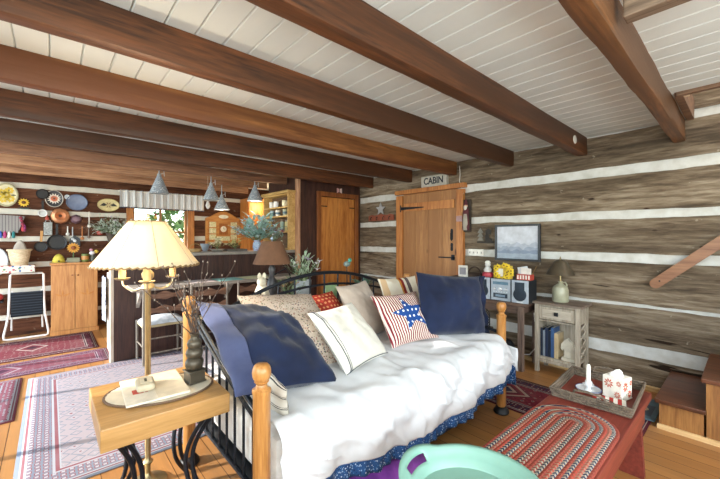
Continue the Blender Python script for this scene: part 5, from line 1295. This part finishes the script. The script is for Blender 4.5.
# pine cabinet
kc = thing('pine_cabinet', 'two-door orange pine cabinet standing against the far log wall', 'cabinet', (.26, 6.37, 0))
CB = wood('#a86c38', '#c98f54', 'z', 1, .4, 3.4)
obj('cabinet_body', G().box(-.25, .25, -.165, .165, .0, .945), CB, kc, bevel=.003); obj('top', G().box(-.265, .265, -.185, .17, .945, .972), CB, kc, bevel=.004)
obj('plinth', G().box(-.262, .262, -.18, .165, .0, .055), CB, kc, bevel=.004)
for s in (-1, 1):
    d = obj('door', G().box(min(s * .004, s * .245), max(s * .004, s * .245), -.182, -.166, .06, .935), CB, kc, bevel=.003)
    obj('knob', G().ball((s * .03, -.192, .80), .010), plain('#8a4a1c', .4), d)
    g = G()
    for k in range(3): g.leaf((s * .13 , -.1835, .52), (cos(R(40 + 50 * k)), 0, sin(R(40 + 50 * k)) - .3), .09, .012, 0, (0, 1, 0))
    obj('faint_carving', g, wood('#a86226', '#c98a42', 'z', 1, .4), d)
deco('beehive_pot', 'small yellow beehive shaped pot on the pine cabinet', 'pot', (.09, 6.34, .973), [('body', G().lathe([(.001, 0), (.066, 0), (.072, .02), (.062, .04), (.064, .05), (.05, .075), (.05, .082), (.03, .105), (.001, .12)], (0, 0, 0), 24), plain('#c8b848', .6)), ('entrance', G().ball((0, -.066, .02), .012), BLACK)])
t = thing('sunflower_planter', 'sunflower standing in a little grey box on the cabinet', 'ornament', (.245, 6.34, .973))
obj('box', G().box(-.07, .07, -.04, .04, 0, .06), plain('#8f9078', .6), t, bevel=.003); obj('stem', G().tube([(0, 0, .05), (.005, -.01, .20)], .006, 6), plain('#5c7a4a', .7), t)
f_ = petals(t, 0.0, .20, .075, 14, plain('#d99a3c', .6), -.02, .2); obj('flower_centre', G().ball((0, -.03, .20), .028, 1, .5, 1), plain('#8a4a24', .7), t)
g = G(); g.leaf((0, 0, .1), (1, 0, .4), .09, .016); g.leaf((0, 0, .09), (-1, 0, .4), .09, .016); obj('leaves', g, plain('#5c7a4a', .7), t)
deco('green_mug', 'green and orange mug on the pine cabinet', 'mug', (.375, 6.33, .973), [('body', G().lathe([(.001, 0), (.04, 0), (.044, .05), (.04, .11), (.035, .11), (.001, .01)], (0, 0, 0), 20), plain('#6a7a3a', .4)), ('band', G().lathe([(.0445, .03), (.0455, .06), (.0435, .08)], (0, 0, 0), 20), plain('#c98a4a', .4)), ('handle', G().tube([(.04, 0, .09), (.07, 0, .08), (.068, 0, .03), (.042, 0, .025)], .005, 6), plain('#6a7a3a', .4))])
deco('flower_jar', 'small dark jar topped with white and yellow flowers on the cabinet', 'jar', (.465, 6.34, .973), [('body', G().lathe([(.001, 0), (.035, 0), (.04, .06), (.03, .09), (.001, .09)], (0, 0, 0), 18), plain('#4a4a40', .5)), ('white_flower', G().ball((-.01, -.01, .12), .034, 1, 1, .9), plain('#dcd8dc', .8)), ('yellow_flower', G().ball((.04, 0, .14), .026), plain('#d8b84c', .8)), ('pink_flower', G().ball((-.02, 0, .165), .02), plain('#c48a9a', .8))])
# wall basket of dried flowers
random.seed(8)
bunch('dried_flower_spray', 'silvery grey-green spiky spray hanging between cabinet and window', 'plant', (.70, 6.20, 1.36), plain('#cbd6ca', .8), 150, .30, .013, 1.5, '#c9b9cd', 16, droop=.9, up=.7, fs=.026)
deco('wall_pocket', 'dark wall pocket holding the silvery spray', 'basket', (.70, 6.36, 1.28), [('pocket_body', G().lathe([(.001, -.06), (.05, -.04), (.075, .06), (.08, .11), (.07, .11), (.001, .05)], (0, 0, 0), 18), plain('#4a4038', .8)), ('hanger', G().tube([(0, .07, .1), (0, .13, .2)], .004, 6), IRON)])
deco('red_cup', 'small red hanging cup left of the silvery spray', 'cup', (.56, WY - .05, 1.36), [('cup_body', G().lathe([(.001, 0), (.03, .0), (.045, .05), (.04, .05), (.001, .01)], (0, 0, 0), 18), plain('#b03c30', .5)), ('hanger', G().tube([(0, .0, .02), (0, .0, .16), (0, .04, .17)], .002, 4), IRON)])
deco('red_ornament', 'small red ornament low beside the folding stool', 'ornament', (-.50, 6.42, .50), [('body', G().ball((0, 0, .05), .055, 1, 1, .9), plain('#b03a38', .5)), ('wall_bracket', G().box(-.05, .05, -.04, .11, -.02, .0), IRON)])

# ================================================================== outside the windows
struct('ground_outside', G().box(-30, 30, 6.9, 40, -.5, -.3).box(-30, -1.6, -30, 6.9, -.5, -.3), plain('#6f7a4a', .9))
random.seed(21)
LEAF1 = plain('#5c7f3c', .7, 0, .35); LEAF2 = plain('#86a35c', .7, 0, .3)
for i, (x, y, h_, r_, lab) in enumerate(((-.2, 11.5, 4.2, 1.9, 'leafy green tree outside, left in the kitchen window'), (4.0, 12.0, 4.8, 2.0, 'leafy green tree outside, right in the kitchen window'), (2.4, 18.5, 6.0, 3.0, 'pale green tree outside, behind the two nearer trees'))):
    t = thing('garden_tree', lab, 'tree', (x, y, -.3), 0, 'trees outside the kitchen window')
    obj('trunk', G().tube([(0, 0, 0), (.05, 0, h_ * .4), (0, .05, h_ * .75)], [.14, .10, .04], 8), wood('#4a3a2c', '#7a6650', 'z', 1, .9), t)
    g = G()
    for k in range(1500):
        v = Vector((random.gauss(0, 1), random.gauss(0, 1), random.gauss(0, 1))).normalized() * r_ * random.uniform(.5, 1) ** .6
        g.leaf((v.x, v.y, h_ * .62 + v.z * .95), (random.uniform(-1, 1), random.uniform(-1, 1), random.uniform(-1, .6)), .26, .07, .3)
    lv = obj('foliage', g, LEAF1 if i < 2 else LEAF2, t); lv['kind'] = 'stuff'
